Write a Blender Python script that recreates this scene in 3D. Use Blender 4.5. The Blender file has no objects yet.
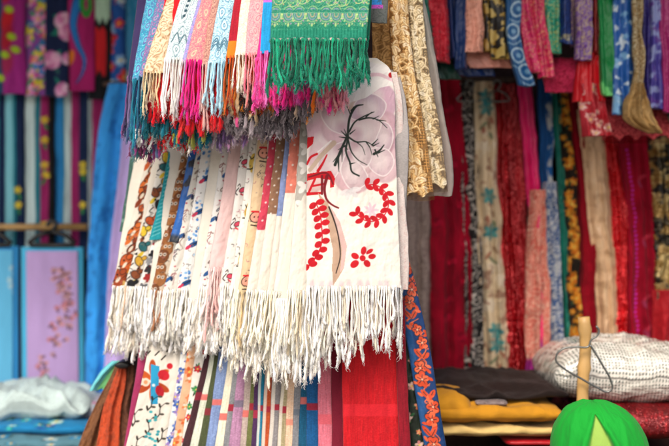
import bpy, math
import numpy as np
from mathutils import Vector

# ------------------------------------------------------------------ scene, camera, world, sun
sc = bpy.context.scene
COL = sc.collection
D = 2.8            # metres from the lens to the front rack
S = 0.0025         # metres per photo pixel at that distance
ZC = 1.25          # lens height
cd = bpy.data.cameras.new("camera")
cam = bpy.data.objects.new("camera", cd); COL.objects.link(cam)
cam.location = (0, -D, ZC); cam.rotation_euler = (math.pi/2, 0, 0)
cd.sensor_width = 36; cd.lens = 36*D/(669*S)
cd.clip_start = 0.05; cd.clip_end = 300
cd.dof.use_dof = True; cd.dof.focus_distance = D-0.02; cd.dof.aperture_fstop = 1.7
sc.camera = cam

SUN_EL, SUN_AZ = 48, 196     # degrees; azimuth clockwise from +Y (north): behind the camera, a little left
w = bpy.data.worlds.new("World"); sc.world = w; w.use_nodes = True
nt = w.node_tree; bg = nt.nodes["Background"]
sky = nt.nodes.new("ShaderNodeTexSky"); sky.sky_type = 'NISHITA'; sky.sun_disc = False
sky.sun_elevation = math.radians(SUN_EL); sky.sun_rotation = math.radians(SUN_AZ)
sky.air_density = 1.0; sky.dust_density = 5.0; sky.ozone_density = 0.6
nt.links.new(sky.outputs[0], bg.inputs[0]); bg.inputs[1].default_value = 0.1
sl = bpy.data.lights.new("sun", 'SUN'); sl.energy = 1.15; sl.angle = math.radians(20); sl.color = (1, .93, .84)
so = bpy.data.objects.new("sun", sl); COL.objects.link(so)
az, el = math.radians(SUN_AZ), math.radians(SUN_EL)
sv = Vector((math.sin(az)*math.cos(el), math.cos(az)*math.cos(el), math.sin(el)))
so.rotation_euler = sv.to_track_quat('Z', 'Y').to_euler(); so.location = sv*8
sc.view_settings.view_transform = 'Standard'; sc.view_settings.look = 'None'
sc.view_settings.exposure = 1.3; sc.view_settings.gamma = 1
sc.view_settings.use_curve_mapping = False
sc.render.engine = 'CYCLES'
sc.cycles.max_bounces = 14; sc.cycles.diffuse_bounces = 10; sc.cycles.transparent_max_bounces = 16

# ------------------------------------------------------------------ helpers
def at(px, py, Y):
    """world point of a photo pixel at depth Y behind the front rack"""
    k = S*(D+Y)/D
    return np.array([(px-334.5)*k, Y, ZC-(py-223)*k])
def atv(px, py, Y):
    k = S*(D+Y)/D
    return np.stack([(px-334.5)*k, Y+0*px, ZC-(py-223)*k], -1)
def rgb(h):
    if not isinstance(h, str): return np.array(h, float)
    return np.array([int(h[i:i+2], 16) for i in (0, 2, 4)])/255
def lin(c): return np.where(c <= .04045, c/12.92, ((np.maximum(c, 0)+.055)/1.055)**2.4)
TAB = np.random.default_rng(7).random((256, 256))
def vn(x, y, s=0):
    x = np.asarray(x, float)+s*17.3; y = np.asarray(y, float)+s*31.7
    xi = np.floor(x).astype(int); yi = np.floor(y).astype(int); fx = x-xi; fy = y-yi
    fx = fx*fx*(3-2*fx); fy = fy*fy*(3-2*fy)
    g = lambda a, b: TAB[a & 255, b & 255]
    return (g(xi, yi)*(1-fx)+g(xi+1, yi)*fx)*(1-fy)+(g(xi, yi+1)*(1-fx)+g(xi+1, yi+1)*fx)*fy
def fbm(x, y, s=0, o=3):
    r = 0; a = .5
    for i in range(o): r = r+a*vn(x*2**i, y*2**i, s+i*3); a /= 2
    return r/(1-.5**o)
def sst(a, b, x): t = np.clip((x-a)/(b-a), 0, 1); return t*t*(3-2*t)

MATS = {}
def principled(name):
    m = bpy.data.materials.new(name); m.use_nodes = True
    return m, m.node_tree, m.node_tree.nodes["Principled BSDF"]
def fabric(name, rough=.85, sheen=.08, weave=(900, 500), wamp=.22, bump=.25, spec=.2, alpha=False, amul=1., metal=0, aniso=0, sparkle=0):
    m, t, b = principled(name); N = t.nodes; Lk = t.links
    a = N.new("ShaderNodeAttribute"); a.attribute_name = "Col"
    uv = N.new("ShaderNodeUVMap"); uv.uv_map = "UVMap"
    mp = N.new("ShaderNodeMapping"); mp.inputs['Scale'].default_value = (weave[0], weave[1], 1)
    Lk.new(uv.outputs[0], mp.inputs[0])
    n1 = N.new("ShaderNodeTexNoise"); n1.inputs['Scale'].default_value = 1; n1.inputs['Detail'].default_value = 2
    Lk.new(mp.outputs[0], n1.inputs[0])
    mr = N.new("ShaderNodeMapRange"); mr.inputs[1].default_value = .25; mr.inputs[2].default_value = .75
    mr.inputs[3].default_value = 1-wamp; mr.inputs[4].default_value = 1+wamp*.6
    Lk.new(n1.outputs[0], mr.inputs[0])
    mx = N.new("ShaderNodeVectorMath"); mx.operation = 'SCALE'
    Lk.new(a.outputs['Color'], mx.inputs[0]); Lk.new(mr.outputs[0], mx.inputs['Scale'])
    Lk.new(mx.outputs[0], b.inputs['Base Color'])
    bp = N.new("ShaderNodeBump"); bp.inputs['Strength'].default_value = bump; bp.inputs['Distance'].default_value = .002
    Lk.new(n1.outputs[0], bp.inputs['Height'])
    n2 = N.new("ShaderNodeTexNoise"); n2.inputs['Scale'].default_value = 70; n2.inputs['Detail'].default_value = 3
    Lk.new(uv.outputs[0], n2.inputs[0])
    b2 = N.new("ShaderNodeBump"); b2.inputs['Strength'].default_value = .35; b2.inputs['Distance'].default_value = .004
    Lk.new(n2.outputs[0], b2.inputs['Height']); Lk.new(bp.outputs[0], b2.inputs['Normal'])
    if sparkle:
        vo = N.new("ShaderNodeTexVoronoi"); vo.inputs['Scale'].default_value = sparkle
        Lk.new(uv.outputs[0], vo.inputs[0])
        gt = N.new("ShaderNodeVectorMath"); gt.operation = 'MULTIPLY_ADD'
        gt.inputs[1].default_value = (.9, .9, .9); gt.inputs[2].default_value = (-.45, -.45, -.45)
        Lk.new(vo.outputs['Color'], gt.inputs[0])
        ad = N.new("ShaderNodeVectorMath"); Lk.new(gt.outputs[0], ad.inputs[0]); Lk.new(b2.outputs[0], ad.inputs[1])
        nm = N.new("ShaderNodeVectorMath"); nm.operation = 'NORMALIZE'; Lk.new(ad.outputs[0], nm.inputs[0])
        Lk.new(nm.outputs[0], b.inputs['Normal'])
    else:
        Lk.new(b2.outputs[0], b.inputs['Normal'])
    b.inputs['Roughness'].default_value = rough; b.inputs['Metallic'].default_value = metal
    b.inputs['Specular IOR Level'].default_value = spec
    b.inputs['Sheen Weight'].default_value = sheen; b.inputs['Sheen Roughness'].default_value = .5
    if alpha:
        mu = N.new("ShaderNodeMath"); mu.operation = 'MULTIPLY'; mu.inputs[1].default_value = amul
        Lk.new(a.outputs['Alpha'], mu.inputs[0]); Lk.new(mu.outputs[0], b.inputs['Alpha'])
    MATS[name] = m
    return m
fabric('wool'); fabric('cotton', .8, .05, (1100, 1100), .12, .15)
fabric('linen', .85, .06, (160, 700), .22, .3)
fabric('satin', .36, .03, (500, 60), .12, .12, .35)
fabric('crepe', .65, .04, (260, 120), .3, .8, .2)
fabric('velvet', .85, .04, (400, 300), .3, .4, .1)
fabric('sequin', .3, 0, (600, 600), .3, .3, .6, metal=.45, sparkle=260)
fabric('glitter', .45, .1, (600, 600), .25, .3, .5, metal=.1, sparkle=150)
fabric('lace', .7, .1, (800, 300), .2, .4, .3, alpha=True)
fabric('sheer', .6, .3, (900, 900), .2, .2, .3, alpha=True, amul=.46)
fabric('yarn', .95, .12, (300, 300), .08, .2, .1)
def ply(name):
    t = MATS[name].node_tree; b = t.nodes['Principled BSDF']; L_ = t.links
    uv = t.nodes['UV Map']; wv = t.nodes.new('ShaderNodeTexWave'); wv.wave_type = 'BANDS'; wv.bands_direction = 'DIAGONAL'
    mp = t.nodes.new('ShaderNodeMapping'); mp.inputs['Scale'].default_value = (150, 110, 1); L_.new(uv.outputs[0], mp.inputs[0]); L_.new(mp.outputs[0], wv.inputs[0])
    wv.inputs['Scale'].default_value = 1; wv.inputs['Distortion'].default_value = 1.5
    mr = t.nodes.new('ShaderNodeMapRange'); mr.inputs[3].default_value = .9; mr.inputs[4].default_value = 1.; L_.new(wv.outputs['Fac'], mr.inputs[0])
    src = b.inputs['Base Color'].links[0].from_socket; sc_ = t.nodes.new('ShaderNodeVectorMath'); sc_.operation = 'SCALE'
    L_.new(src, sc_.inputs[0]); L_.new(mr.outputs[0], sc_.inputs['Scale']); L_.new(sc_.outputs[0], b.inputs['Base Color'])
    bp = t.nodes.new('ShaderNodeBump'); bp.inputs['Strength'].default_value = .6; bp.inputs['Distance'].default_value = .002; L_.new(wv.outputs['Fac'], bp.inputs['Height'])
    L_.new(b.inputs['Normal'].links[0].from_socket, bp.inputs['Normal']); L_.new(bp.outputs[0], b.inputs['Normal'])
ply('yarn')
yb_ = MATS['yarn'].node_tree.nodes['Principled BSDF']; yb_.inputs['Subsurface Weight'].default_value = .85; yb_.inputs['Subsurface Radius'].default_value = (1, .95, .85); yb_.inputs['Subsurface Scale'].default_value = .009
def soften(name, f):
    t = MATS[name].node_tree; b = t.nodes['Principled BSDF']; src = b.inputs['Base Color'].links[0].from_socket
    tr = t.nodes.new('ShaderNodeBsdfTranslucent'); mx = t.nodes.new('ShaderNodeMixShader'); mx.inputs[0].default_value = f
    t.links.new(src, tr.inputs[0]); t.links.new(b.outputs[0], mx.inputs[1]); t.links.new(tr.outputs[0], mx.inputs[2])
    t.links.new(mx.outputs[0], t.nodes['Material Output'].inputs[0])
soften('lace', .25); soften('sheer', .3)
fabric('plastic_weave', .25, 0, (300, 300), .08, .15, .6)
_pw = MATS['plastic_weave'].node_tree.nodes
_pw['Bump.001'].inputs['Strength'].default_value = .9; _pw['Bump.001'].inputs['Distance'].default_value = .014; _pw['Noise Texture.001'].inputs['Scale'].default_value = 24
MATS['plastic_weave'].node_tree.nodes['Principled BSDF'].inputs['Coat Weight'].default_value = .8
MATS['plastic_weave'].node_tree.nodes['Principled BSDF'].inputs['Coat Roughness'].default_value = .12

def flat(name, col, rough=.6, metal=0, nscale=30, var=.35, bump=.2, stretch=(1, 1, 1)):
    m, t, b = principled(name); N = t.nodes; Lk = t.links
    tc = N.new("ShaderNodeTexCoord"); mp = N.new("ShaderNodeMapping"); mp.inputs['Scale'].default_value = stretch
    Lk.new(tc.outputs['Object'], mp.inputs[0])
    n = N.new("ShaderNodeTexNoise"); n.inputs['Scale'].default_value = nscale; n.inputs['Detail'].default_value = 5
    Lk.new(mp.outputs[0], n.inputs[0])
    r = N.new("ShaderNodeValToRGB"); c = lin(rgb(col))
    r.color_ramp.elements[0].position = .3; r.color_ramp.elements[1].position = .7
    r.color_ramp.elements[0].color = (*np.clip(c*(1-var), 0, 1), 1); r.color_ramp.elements[1].color = (*np.clip(c*(1+var), 0, 1), 1)
    Lk.new(n.outputs[0], r.inputs[0]); Lk.new(r.outputs[0], b.inputs['Base Color'])
    bp = N.new("ShaderNodeBump"); bp.inputs['Strength'].default_value = bump; bp.inputs['Distance'].default_value = .004
    Lk.new(n.outputs[0], bp.inputs['Height']); Lk.new(bp.outputs[0], b.inputs['Normal'])
    b.inputs['Roughness'].default_value = rough; b.inputs['Metallic'].default_value = metal
    MATS[name] = m
    return m
flat('dark_wood', '4a3528', .7, 0, 8, .4, .3, (12, 1, 1)); flat('bamboo', 'b9935a', .5, 0, 14, .3, .2, (1, 1, .25))
flat('steel_wire', '6a6c6a', .35, .8, 60, .2, .05); flat('black_plastic', '151515', .35, 0, 40, .3, .05)
flat('pavement', '8f8a82', .9, 0, 6, .25, .4); flat('tarp', '60646a', .6, 0, 10, .2, .2); flat('back_cloth', '2c1a1e', .9, 0, 12, .3, .3)

def mesh_from(name, V, quads, ngons=(), col=None, uv=None, mat='cotton', parent=None, smooth=True):
    """one mesh object from numpy arrays: vertex list, quad index rows, a few larger faces"""
    me = bpy.data.meshes.new(name)
    V = np.asarray(V, np.float32); quads = np.asarray(quads, np.int32).reshape(-1, 4)
    loops = [quads.ravel()]+[np.asarray(g, np.int32) for g in ngons]
    tot = np.concatenate([np.full(len(quads), 4, np.int32), np.array([len(g) for g in ngons], np.int32)])
    lp = np.concatenate(loops); st = np.concatenate([[0], np.cumsum(tot)[:-1]]).astype(np.int32)
    me.vertices.add(len(V)); me.vertices.foreach_set('co', V.ravel())
    me.loops.add(len(lp)); me.loops.foreach_set('vertex_index', lp)
    me.polygons.add(len(tot)); me.polygons.foreach_set('loop_start', st); me.polygons.foreach_set('loop_total', tot)
    me.polygons.foreach_set('use_smooth', np.full(len(tot), smooth))
    if uv is not None:
        u = me.uv_layers.new(name='UVMap'); u.data.foreach_set('uv', np.asarray(uv, np.float32)[lp].ravel())
    if col is not None:
        c = np.asarray(col, np.float32)
        if c.shape[1] == 3: c = np.concatenate([c, np.ones((len(c), 1), np.float32)], 1)
        c = c.copy(); c[:, :3] = lin(c[:, :3])*(1. if mat == 'yarn' else .63 if mat == 'cotton' else .68 if mat == 'linen' else .62 if mat in ('velvet', 'crepe', 'sequin') else .72 if mat == 'satin' else .9)
        a = me.color_attributes.new('Col', 'FLOAT_COLOR', 'POINT'); a.data.foreach_set('color', c.ravel())
    me.update(calc_edges=True); me.validate()
    me.materials.append(MATS[mat])
    o = bpy.data.objects.new(name, me); COL.objects.link(o)
    if parent is not None: o.parent = parent
    return o
def tag(o, cat, label, group=None, kind=None):
    if cat: o['category'] = cat
    if label: o['label'] = label
    if group: o['group'] = group
    if kind: o['kind'] = kind
    return o
def recentre(o):
    """put a thing's origin at its base"""
    me = o.data; n = len(me.vertices); a = np.empty(n*3, np.float32); me.vertices.foreach_get('co', a); a = a.reshape(-1, 3)
    c = np.array([(a[:, 0].min()+a[:, 0].max())/2, (a[:, 1].min()+a[:, 1].max())/2, a[:, 2].min()], np.float32)
    me.vertices.foreach_set('co', (a-c).ravel()); o.location = c.tolist(); me.update()
    for ch in o.children: ch.matrix_parent_inverse.identity(); ch.location = (-c).tolist()
    return o
def tubes(paths, rad, sides=6, lob=0, tw=0):
    """paths (N,K,3), rad (N,K) -> verts, quads (open tubes)"""
    N, K, _ = paths.shape
    t = np.gradient(paths, axis=1); t /= np.linalg.norm(t, axis=2, keepdims=True)+1e-9
    ref = np.where(np.abs(t[..., 1:2]) > .9, np.array([1., 0, 0]), np.array([0., 1, 0]))
    n1 = np.cross(t, ref); n1 /= np.linalg.norm(n1, axis=2, keepdims=True)+1e-9
    n2 = np.cross(t, n1)
    th = np.arange(sides)/sides*2*np.pi
    r = rad[..., None]*np.ones(sides)
    if lob:
        s = np.concatenate([np.zeros((N, 1)), np.cumsum(np.linalg.norm(np.diff(paths, axis=1), axis=2), 1)], 1)
        r = r*(1+lob*np.cos(2*th[None, None]+tw*s[..., None]))
    V = paths[:, :, None]+r[..., None]*(np.cos(th)[:, None]*n1[:, :, None]+np.sin(th)[:, None]*n2[:, :, None])
    idx = np.arange(N*K*sides).reshape(N, K, sides)
    a = idx[:, :-1]; b = idx[:, 1:]
    Q = np.stack([a, np.roll(a, -1, 2), np.roll(b, -1, 2), b], -1).reshape(-1, 4)
    return V.reshape(-1, 3), Q
def rod(name, pts, r, mat, parent=None, sides=12, knots=()):
    """a bar or wire through the points"""
    p = np.array(pts, float)[None]; rr = np.full(p.shape[:2], float(r)) if np.isscalar(r) else np.array(r, float)[None]
    V, Q = tubes(p, rr, sides); K = p.shape[1]
    return mesh_from(name, V, Q, [list(range(sides))[::-1], list(range((K-1)*sides, K*sides))], mat=mat, parent=parent)
def box(name, lo, hi, mat, parent=None):
    lo = np.array(lo, float); hi = np.array(hi, float); b = .006
    import bmesh
    bm = bmesh.new(); bmesh.ops.create_cube(bm, size=1)
    for v in bm.verts: v.co = Vector(((lo+hi)/2+(hi-lo)*np.array(v.co)).tolist())
    bmesh.ops.bevel(bm, geom=bm.edges[:], offset=b, segments=2, affect='EDGES')
    me = bpy.data.meshes.new(name); bm.to_mesh(me); bm.free(); me.materials.append(MATS[mat])
    o = bpy.data.objects.new(name, me); COL.objects.link(o)
    if parent is not None: o.parent = parent
    return o
def empty(name, loc):
    o = bpy.data.objects.new(name, None); COL.objects.link(o); o.location = loc; o.empty_display_size = .1
    return o

# ------------------------------------------------------------------ painting a print onto cloth
class Print:
    """cloth print: x across and y down the cloth, in photo-pixel sized units; X is the absolute position"""
    def __init__(s, u, x, y, X, y0, y1, wpx):
        s.u, s.x, s.y, s.X = u, x, y, X; s.y0, s.y1, s.w = y0, y1, wpx
        s.c = np.ones((len(u), 4)); s.q = .45
    def fill(s, col): s.c[:, :3] = rgb(col)
    def mix(s, m, col): s.c[:, :3] += (rgb(col)-s.c[:, :3])*np.asarray(m)[:, None]
    def box(s, x0, x1, y0, y1):
        return np.nonzero((s.x > x0) & (s.x < x1) & (s.y > y0) & (s.y < y1))[0]
    def put(s, i, m, col):
        s.c[i, :3] += (rgb(col)-s.c[i, :3])*m[:, None]
    def ell(s, cx, cy, rx, ry, a, col, soft=None, k=1.):
        R = max(rx, ry)+2; i = s.box(cx-R, cx+R, cy-R, cy+R)
        if not len(i): return
        ca, sa = math.cos(a), math.sin(a); dx = s.x[i]-cx; dy = s.y[i]-cy
        d = np.sqrt(((dx*ca+dy*sa)/rx)**2+((dy*ca-dx*sa)/ry)**2); f = (soft or s.q)/min(rx, ry)
        s.put(i, k*(1-sst(1-f, 1+f, d)), col)
    def leaf(s, x0, y0, x1, y1, w, col, k=1.):
        L = math.hypot(x1-x0, y1-y0)+1e-6; i = s.box(min(x0, x1)-w-1, max(x0, x1)+w+1, min(y0, y1)-w-1, max(y0, y1)+w+1)
        if not len(i): return
        ex, ey = (x1-x0)/L, (y1-y0)/L; dx = s.x[i]-x0; dy = s.y[i]-y0
        t = (dx*ex+dy*ey)/L; d = np.abs(dy*ex-dx*ey)
        ww = w*np.sqrt(np.clip(np.sin(np.pi*np.clip(t, 0, 1)), 0, 1))
        s.put(i, k*(1-sst(ww-s.q, ww+s.q, d))*((t > 0) & (t < 1)), col)
    def line(s, pts, w, col, k=1., smooth=True):
        w0, w1 = w if isinstance(w, tuple) else (w, w)
        P = np.array(pts, float)
        if smooth and len(P) > 2: P = interp_rows(P[:, ::-1], len(P)*5, True)[0][:, ::-1]
        n = len(P)-1; M = max(w0, w1)+1
        i = s.box(P[:, 0].min()-M, P[:, 0].max()+M, P[:, 1].min()-M, P[:, 1].max()+M)
        if not len(i): return
        best = np.full(len(i), -9.)
        for j in range(n):
            a, b = P[j], P[j+1]; d = b-a; L2 = d@d+1e-9
            t = np.clip(((s.x[i]-a[0])*d[0]+(s.y[i]-a[1])*d[1])/L2, 0, 1)
            dd = np.hypot(s.x[i]-a[0]-t*d[0], s.y[i]-a[1]-t*d[1])
            best = np.maximum(best, (w0+(w1-w0)*(j+t)/n)/2-dd)
        s.put(i, k*sst(-s.q, s.q, best), col)
    def poly(s, pts, col, k=1.):
        P = np.array(pts, float); i = s.box(P[:, 0].min(), P[:, 0].max(), P[:, 1].min(), P[:, 1].max())
        if not len(i): return
        x, y = s.x[i], s.y[i]; m = np.zeros(len(i), bool)
        for j in range(len(P)):
            (ax, ay), (bx, by) = P[j], P[j-1]
            m ^= ((ay > y) != (by > y)) & (x < (bx-ax)*(y-ay)/(by-ay+1e-12)+ax)
        s.put(i, k*m.astype(float), col)
    def flower(s, cx, cy, r, cols, n=5, a0=0., centre='f0d060'):
        for j in range(n):
            a = a0+j*2*math.pi/n
            s.ell(cx+.6*r*math.cos(a), cy+.6*r*math.sin(a), r*.5, r*.36, a, cols[j % len(cols)])
        if centre: s.ell(cx, cy, r*.25, r*.25, 0, centre)
    def rose(s, cx, cy, r, cols, seed=0):
        g = np.random.default_rng(seed)
        for j in range(6):
            a = j*1.05+g.random(); s.ell(cx+.5*r*math.cos(a), cy+.5*r*math.sin(a), r*.62, r*.5, a+1.5, cols[j % len(cols)], k=.9)
        for j in range(5):
            a = j*1.25+g.random(); s.ell(cx+.22*r*math.cos(a), cy+.22*r*math.sin(a), r*.36, r*.25, a+1.5, cols[(j+1) % len(cols)], k=.85)

def plain(c, var=.06, sc_=9):
    def f(p):
        p.fill(c); n = fbm(p.x/sc_, p.y/(sc_*4), 3)-.5
        p.c[:, :3] *= (1+2*var*n)[:, None]
    return f
def brocade(bg, fgs, scale=6., seed=0, dens=.5, sx=1.):
    def f(p):
        p.fill(bg)
        for j, c in enumerate(fgs):
            n = fbm(p.x/scale*sx, p.y/scale, seed+j*5, 2); q = np.abs(np.sin(n*22+j))
            p.mix(.9*sst(1-dens*.55, 1-dens*.55+.18, q), c)
    return f
def paisley(bg, edge, acc, seed=0, size=8., extra=None):
    def f(p):
        g = np.random.default_rng(seed); p.fill(bg)
        n = fbm(p.x/3.2, p.y/3.2, seed, 2); p.mix(.75*sst(.82, .95, np.abs(np.sin(n*20))), edge)
        n = fbm(p.x/2.2, p.y/2.2, seed+9, 2); p.mix(.7*sst(.86, .97, np.abs(np.sin(n*17))), acc)
        y = p.y0+size*.5; k = 0
        while y < p.y1:
            cx = p.w*(.3+.4*g.random()); a = g.uniform(.9, 2.1)*(1 if k % 2 else -1); r = size*g.uniform(.45, .6)
            for q, c in ((1.25, bg), (1.05, edge), (.86, bg), (.66, acc), (.42, edge), (.2, bg)):
                p.ell(cx, y, r*q, r*.72*q, a, c)
                tx, ty = cx+1.35*r*math.cos(a), y+1.35*r*math.sin(a)
                p.leaf(cx, y, cx+q*1.6*r*math.cos(a+.25), y+q*1.6*r*math.sin(a+.25), r*.42*q, c)
            for j in range(9):
                b = j*.7; p.ell(cx+1.5*r*math.cos(b), y+1.15*r*math.sin(b), .5, .5, 0, acc if j % 2 else edge)
            y += size*1.75; k += 1
        if extra: extra(p)
    return f
def leopard(bg, fg, sz=3., seed=0, mid=None):
    def f(p):
        p.fill(bg); n = fbm(p.x/sz, p.y/sz, seed, 2); m = fbm(p.x/sz/2.2, p.y/sz/2.2, seed+4, 2)
        if mid: p.mix(sst(.5, .58, m), mid)
        p.mix(sst(.5, .56, n), fg)
    return f
def floral(bg, flowers, leaves=('2f7a3a',), n=26, r=5., seed=0, centre='f0d060', kind='flower'):
    def f(p):
        g = np.random.default_rng(seed); p.fill(bg); m = fbm(p.x/7, p.y/7, seed)-.5; p.c[:, :3] *= (1+.15*m)[:, None]
        for j in range(n):
            cx = g.uniform(0, p.w); cy = p.y0+(p.y1-p.y0)*(j+g.random())/n; rr = r*g.uniform(.6, 1.15); a = g.uniform(0, 6.3)
            for q in range(3):
                b = a+q*2.1+g.random(); L = rr*g.uniform(1.1, 1.9)
                p.leaf(cx, cy, cx+L*math.cos(b), cy+L*math.sin(b), rr*.26, leaves[(j+q) % len(leaves)])
            cs = flowers[j % len(flowers)]; cs = cs if isinstance(cs, (list, tuple)) else [cs]
            if kind == 'rose': p.rose(cx, cy, rr, cs, seed*50+j)
            else: p.flower(cx, cy, rr, cs, 5, a, centre)
    return f
def stripes(cols, seed=0):
    """cols: list of (u_end, colour)"""
    def f(p):
        p.fill(cols[-1][1])
        for ue, c in reversed(cols): p.mix((1-sst(ue-.012, ue+.012, p.u)), c)
    return f
def band(base, bands, var=.08, thread=None):
    """plain woven cloth with coloured cross bands [(y0,y1,colour)]"""
    def f(p):
        p.fill(base); n = vn(p.x*1.6, p.y*.12, 5)-.5; p.c[:, :3] *= (1+2*var*n)[:, None]
        if thread: p.mix(.35*sst(.55, .8, vn(p.x*.9, p.y*2.2, 8)), thread)
        for y0, y1, c in bands: p.mix(.92*sst(y0-.4, y0+.4, p.y)*(1-sst(y1-.4, y1+.4, p.y)), c)
    return f
def dots(bg, fg, sp=7., r=1., below=None, seed=0):
    def f(p):
        p.fill(bg); n = fbm(p.x/3, p.y/3, seed)-.5; p.c[:, :3] *= (1+.2*n)[:, None]
        gx = (p.x/sp+.5*(np.floor(p.y/sp) % 2)) % 1-.5; gy = (p.y/sp) % 1-.5
        p.mix(1-sst(r/sp-.05, r/sp+.05, np.hypot(gx, gy)), fg)
        if below:
            y, c = below; m = sst(y-.6, y+.6, p.y); p.mix(m, c)
            p.mix(m*.25*sst(.5, .75, vn(p.x*.35, p.y*.02, seed)), 'f2e6d2')
    return f
def motifs(bg, draw, step=15., seed=0, jx=.35, below=None, ys=None):
    """scatter a little drawing down the cloth"""
    def f(p):
        g = np.random.default_rng(seed); p.fill(bg); m = fbm(p.x/9, p.y/9, seed)-.5; p.c[:, :3] *= (1+.06*m)[:, None]
        y = p.y0+step*g.random(); k = 0
        for yy in ys or (): draw(p, p.w*(.5+jx*g.uniform(-1, 1)), yy, g, k); k += 1
        while y < p.y1 and not ys:
            draw(p, p.w*(.5+jx*g.uniform(-1, 1)), y, g, k); y += step*g.uniform(.65, 1.35); k += 1
        for j in range(int((p.y1-p.y0)*p.w/60)):
            x, y = g.uniform(0, p.w), g.uniform(p.y0, p.y1); a = g.uniform(0, 6.3); c = ('3a3436', '9a8a80', '6a5a58', 'b0707a')[j % 4]
            if j % 3: p.line([(x, y), (x+2*math.cos(a), y+2*math.sin(a)), (x+3.4*math.cos(a+.7), y+3.4*math.sin(a+.7))], (.8, .4), c, .8)
            else: p.ell(x, y, .7, .55, a, c, k=.8)
    return f
def lacework(c1, c2, seed=0, scale=5., open_=.35, scallop=None):
    def f(p):
        p.fill(c1); n = fbm(p.x/scale, p.y/scale, seed, 2); q = np.abs(np.sin(n*20))
        p.mix(.8*sst(.35, .8, q), c2)
        m = fbm(p.x/2.1, p.y/2.1, seed+3, 2)
        p.c[:, 3] = np.where((q < open_) & (m > .42), .12, 1.)
        if scallop:
            e = p.y1-3-scallop*np.abs(np.sin(p.x/5.5)); p.c[:, 3] = np.where(p.y > e, 0, p.c[:, 3])
    return f
def lacefloral(bg, leafs, out, seed=0, n=60, L=9., hole=.5, scallop=None):
    def f(p):
        g = np.random.default_rng(seed); p.fill(bg); b0 = p.c[:, :3].copy()
        for j in range(n):
            x = g.uniform(0, p.w); y = p.y0+(p.y1-p.y0)*(j+g.random())/n; a = g.uniform(0, 6.28)
            for q in range(4):
                b = a+q*.75; l = L*g.uniform(.6, 1.15); c = leafs[(j+q) % len(leafs)]
                p.leaf(x, y, x+l*math.cos(b), y+l*math.sin(b), L*.24+.7, out); p.leaf(x, y, x+l*math.cos(b), y+l*math.sin(b), L*.24, c)
                p.line([(x, y), (x+l*.8*math.cos(b), y+l*.8*math.sin(b))], .5, out, .7)
            p.line([(x, y), (x-L*.7*math.cos(a+.8), y-L*.7*math.sin(a+.8)), (x-L*1.2*math.cos(a+1.6), y-L*1.2*math.sin(a+1.6))], (1.5, .6), leafs[0])
        net = np.abs(p.c[:, :3]-b0).sum(1) < .06
        h = (np.abs(np.sin(p.x*1.1))*np.abs(np.sin(p.y*1.1)) > .2)|(fbm(p.x/4, p.y/4, seed) > .55)
        p.c[:, 3] = np.where(net & h, 1-hole, 1.)
        if scallop:
            e = p.y1-3-scallop*np.abs(np.sin(p.x/5.5)); p.c[:, 3] = np.where(p.y > e, 0, p.c[:, 3])
    return f
def then(*fs):
    def f(p):
        for g in fs: g(p)
    return f

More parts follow.
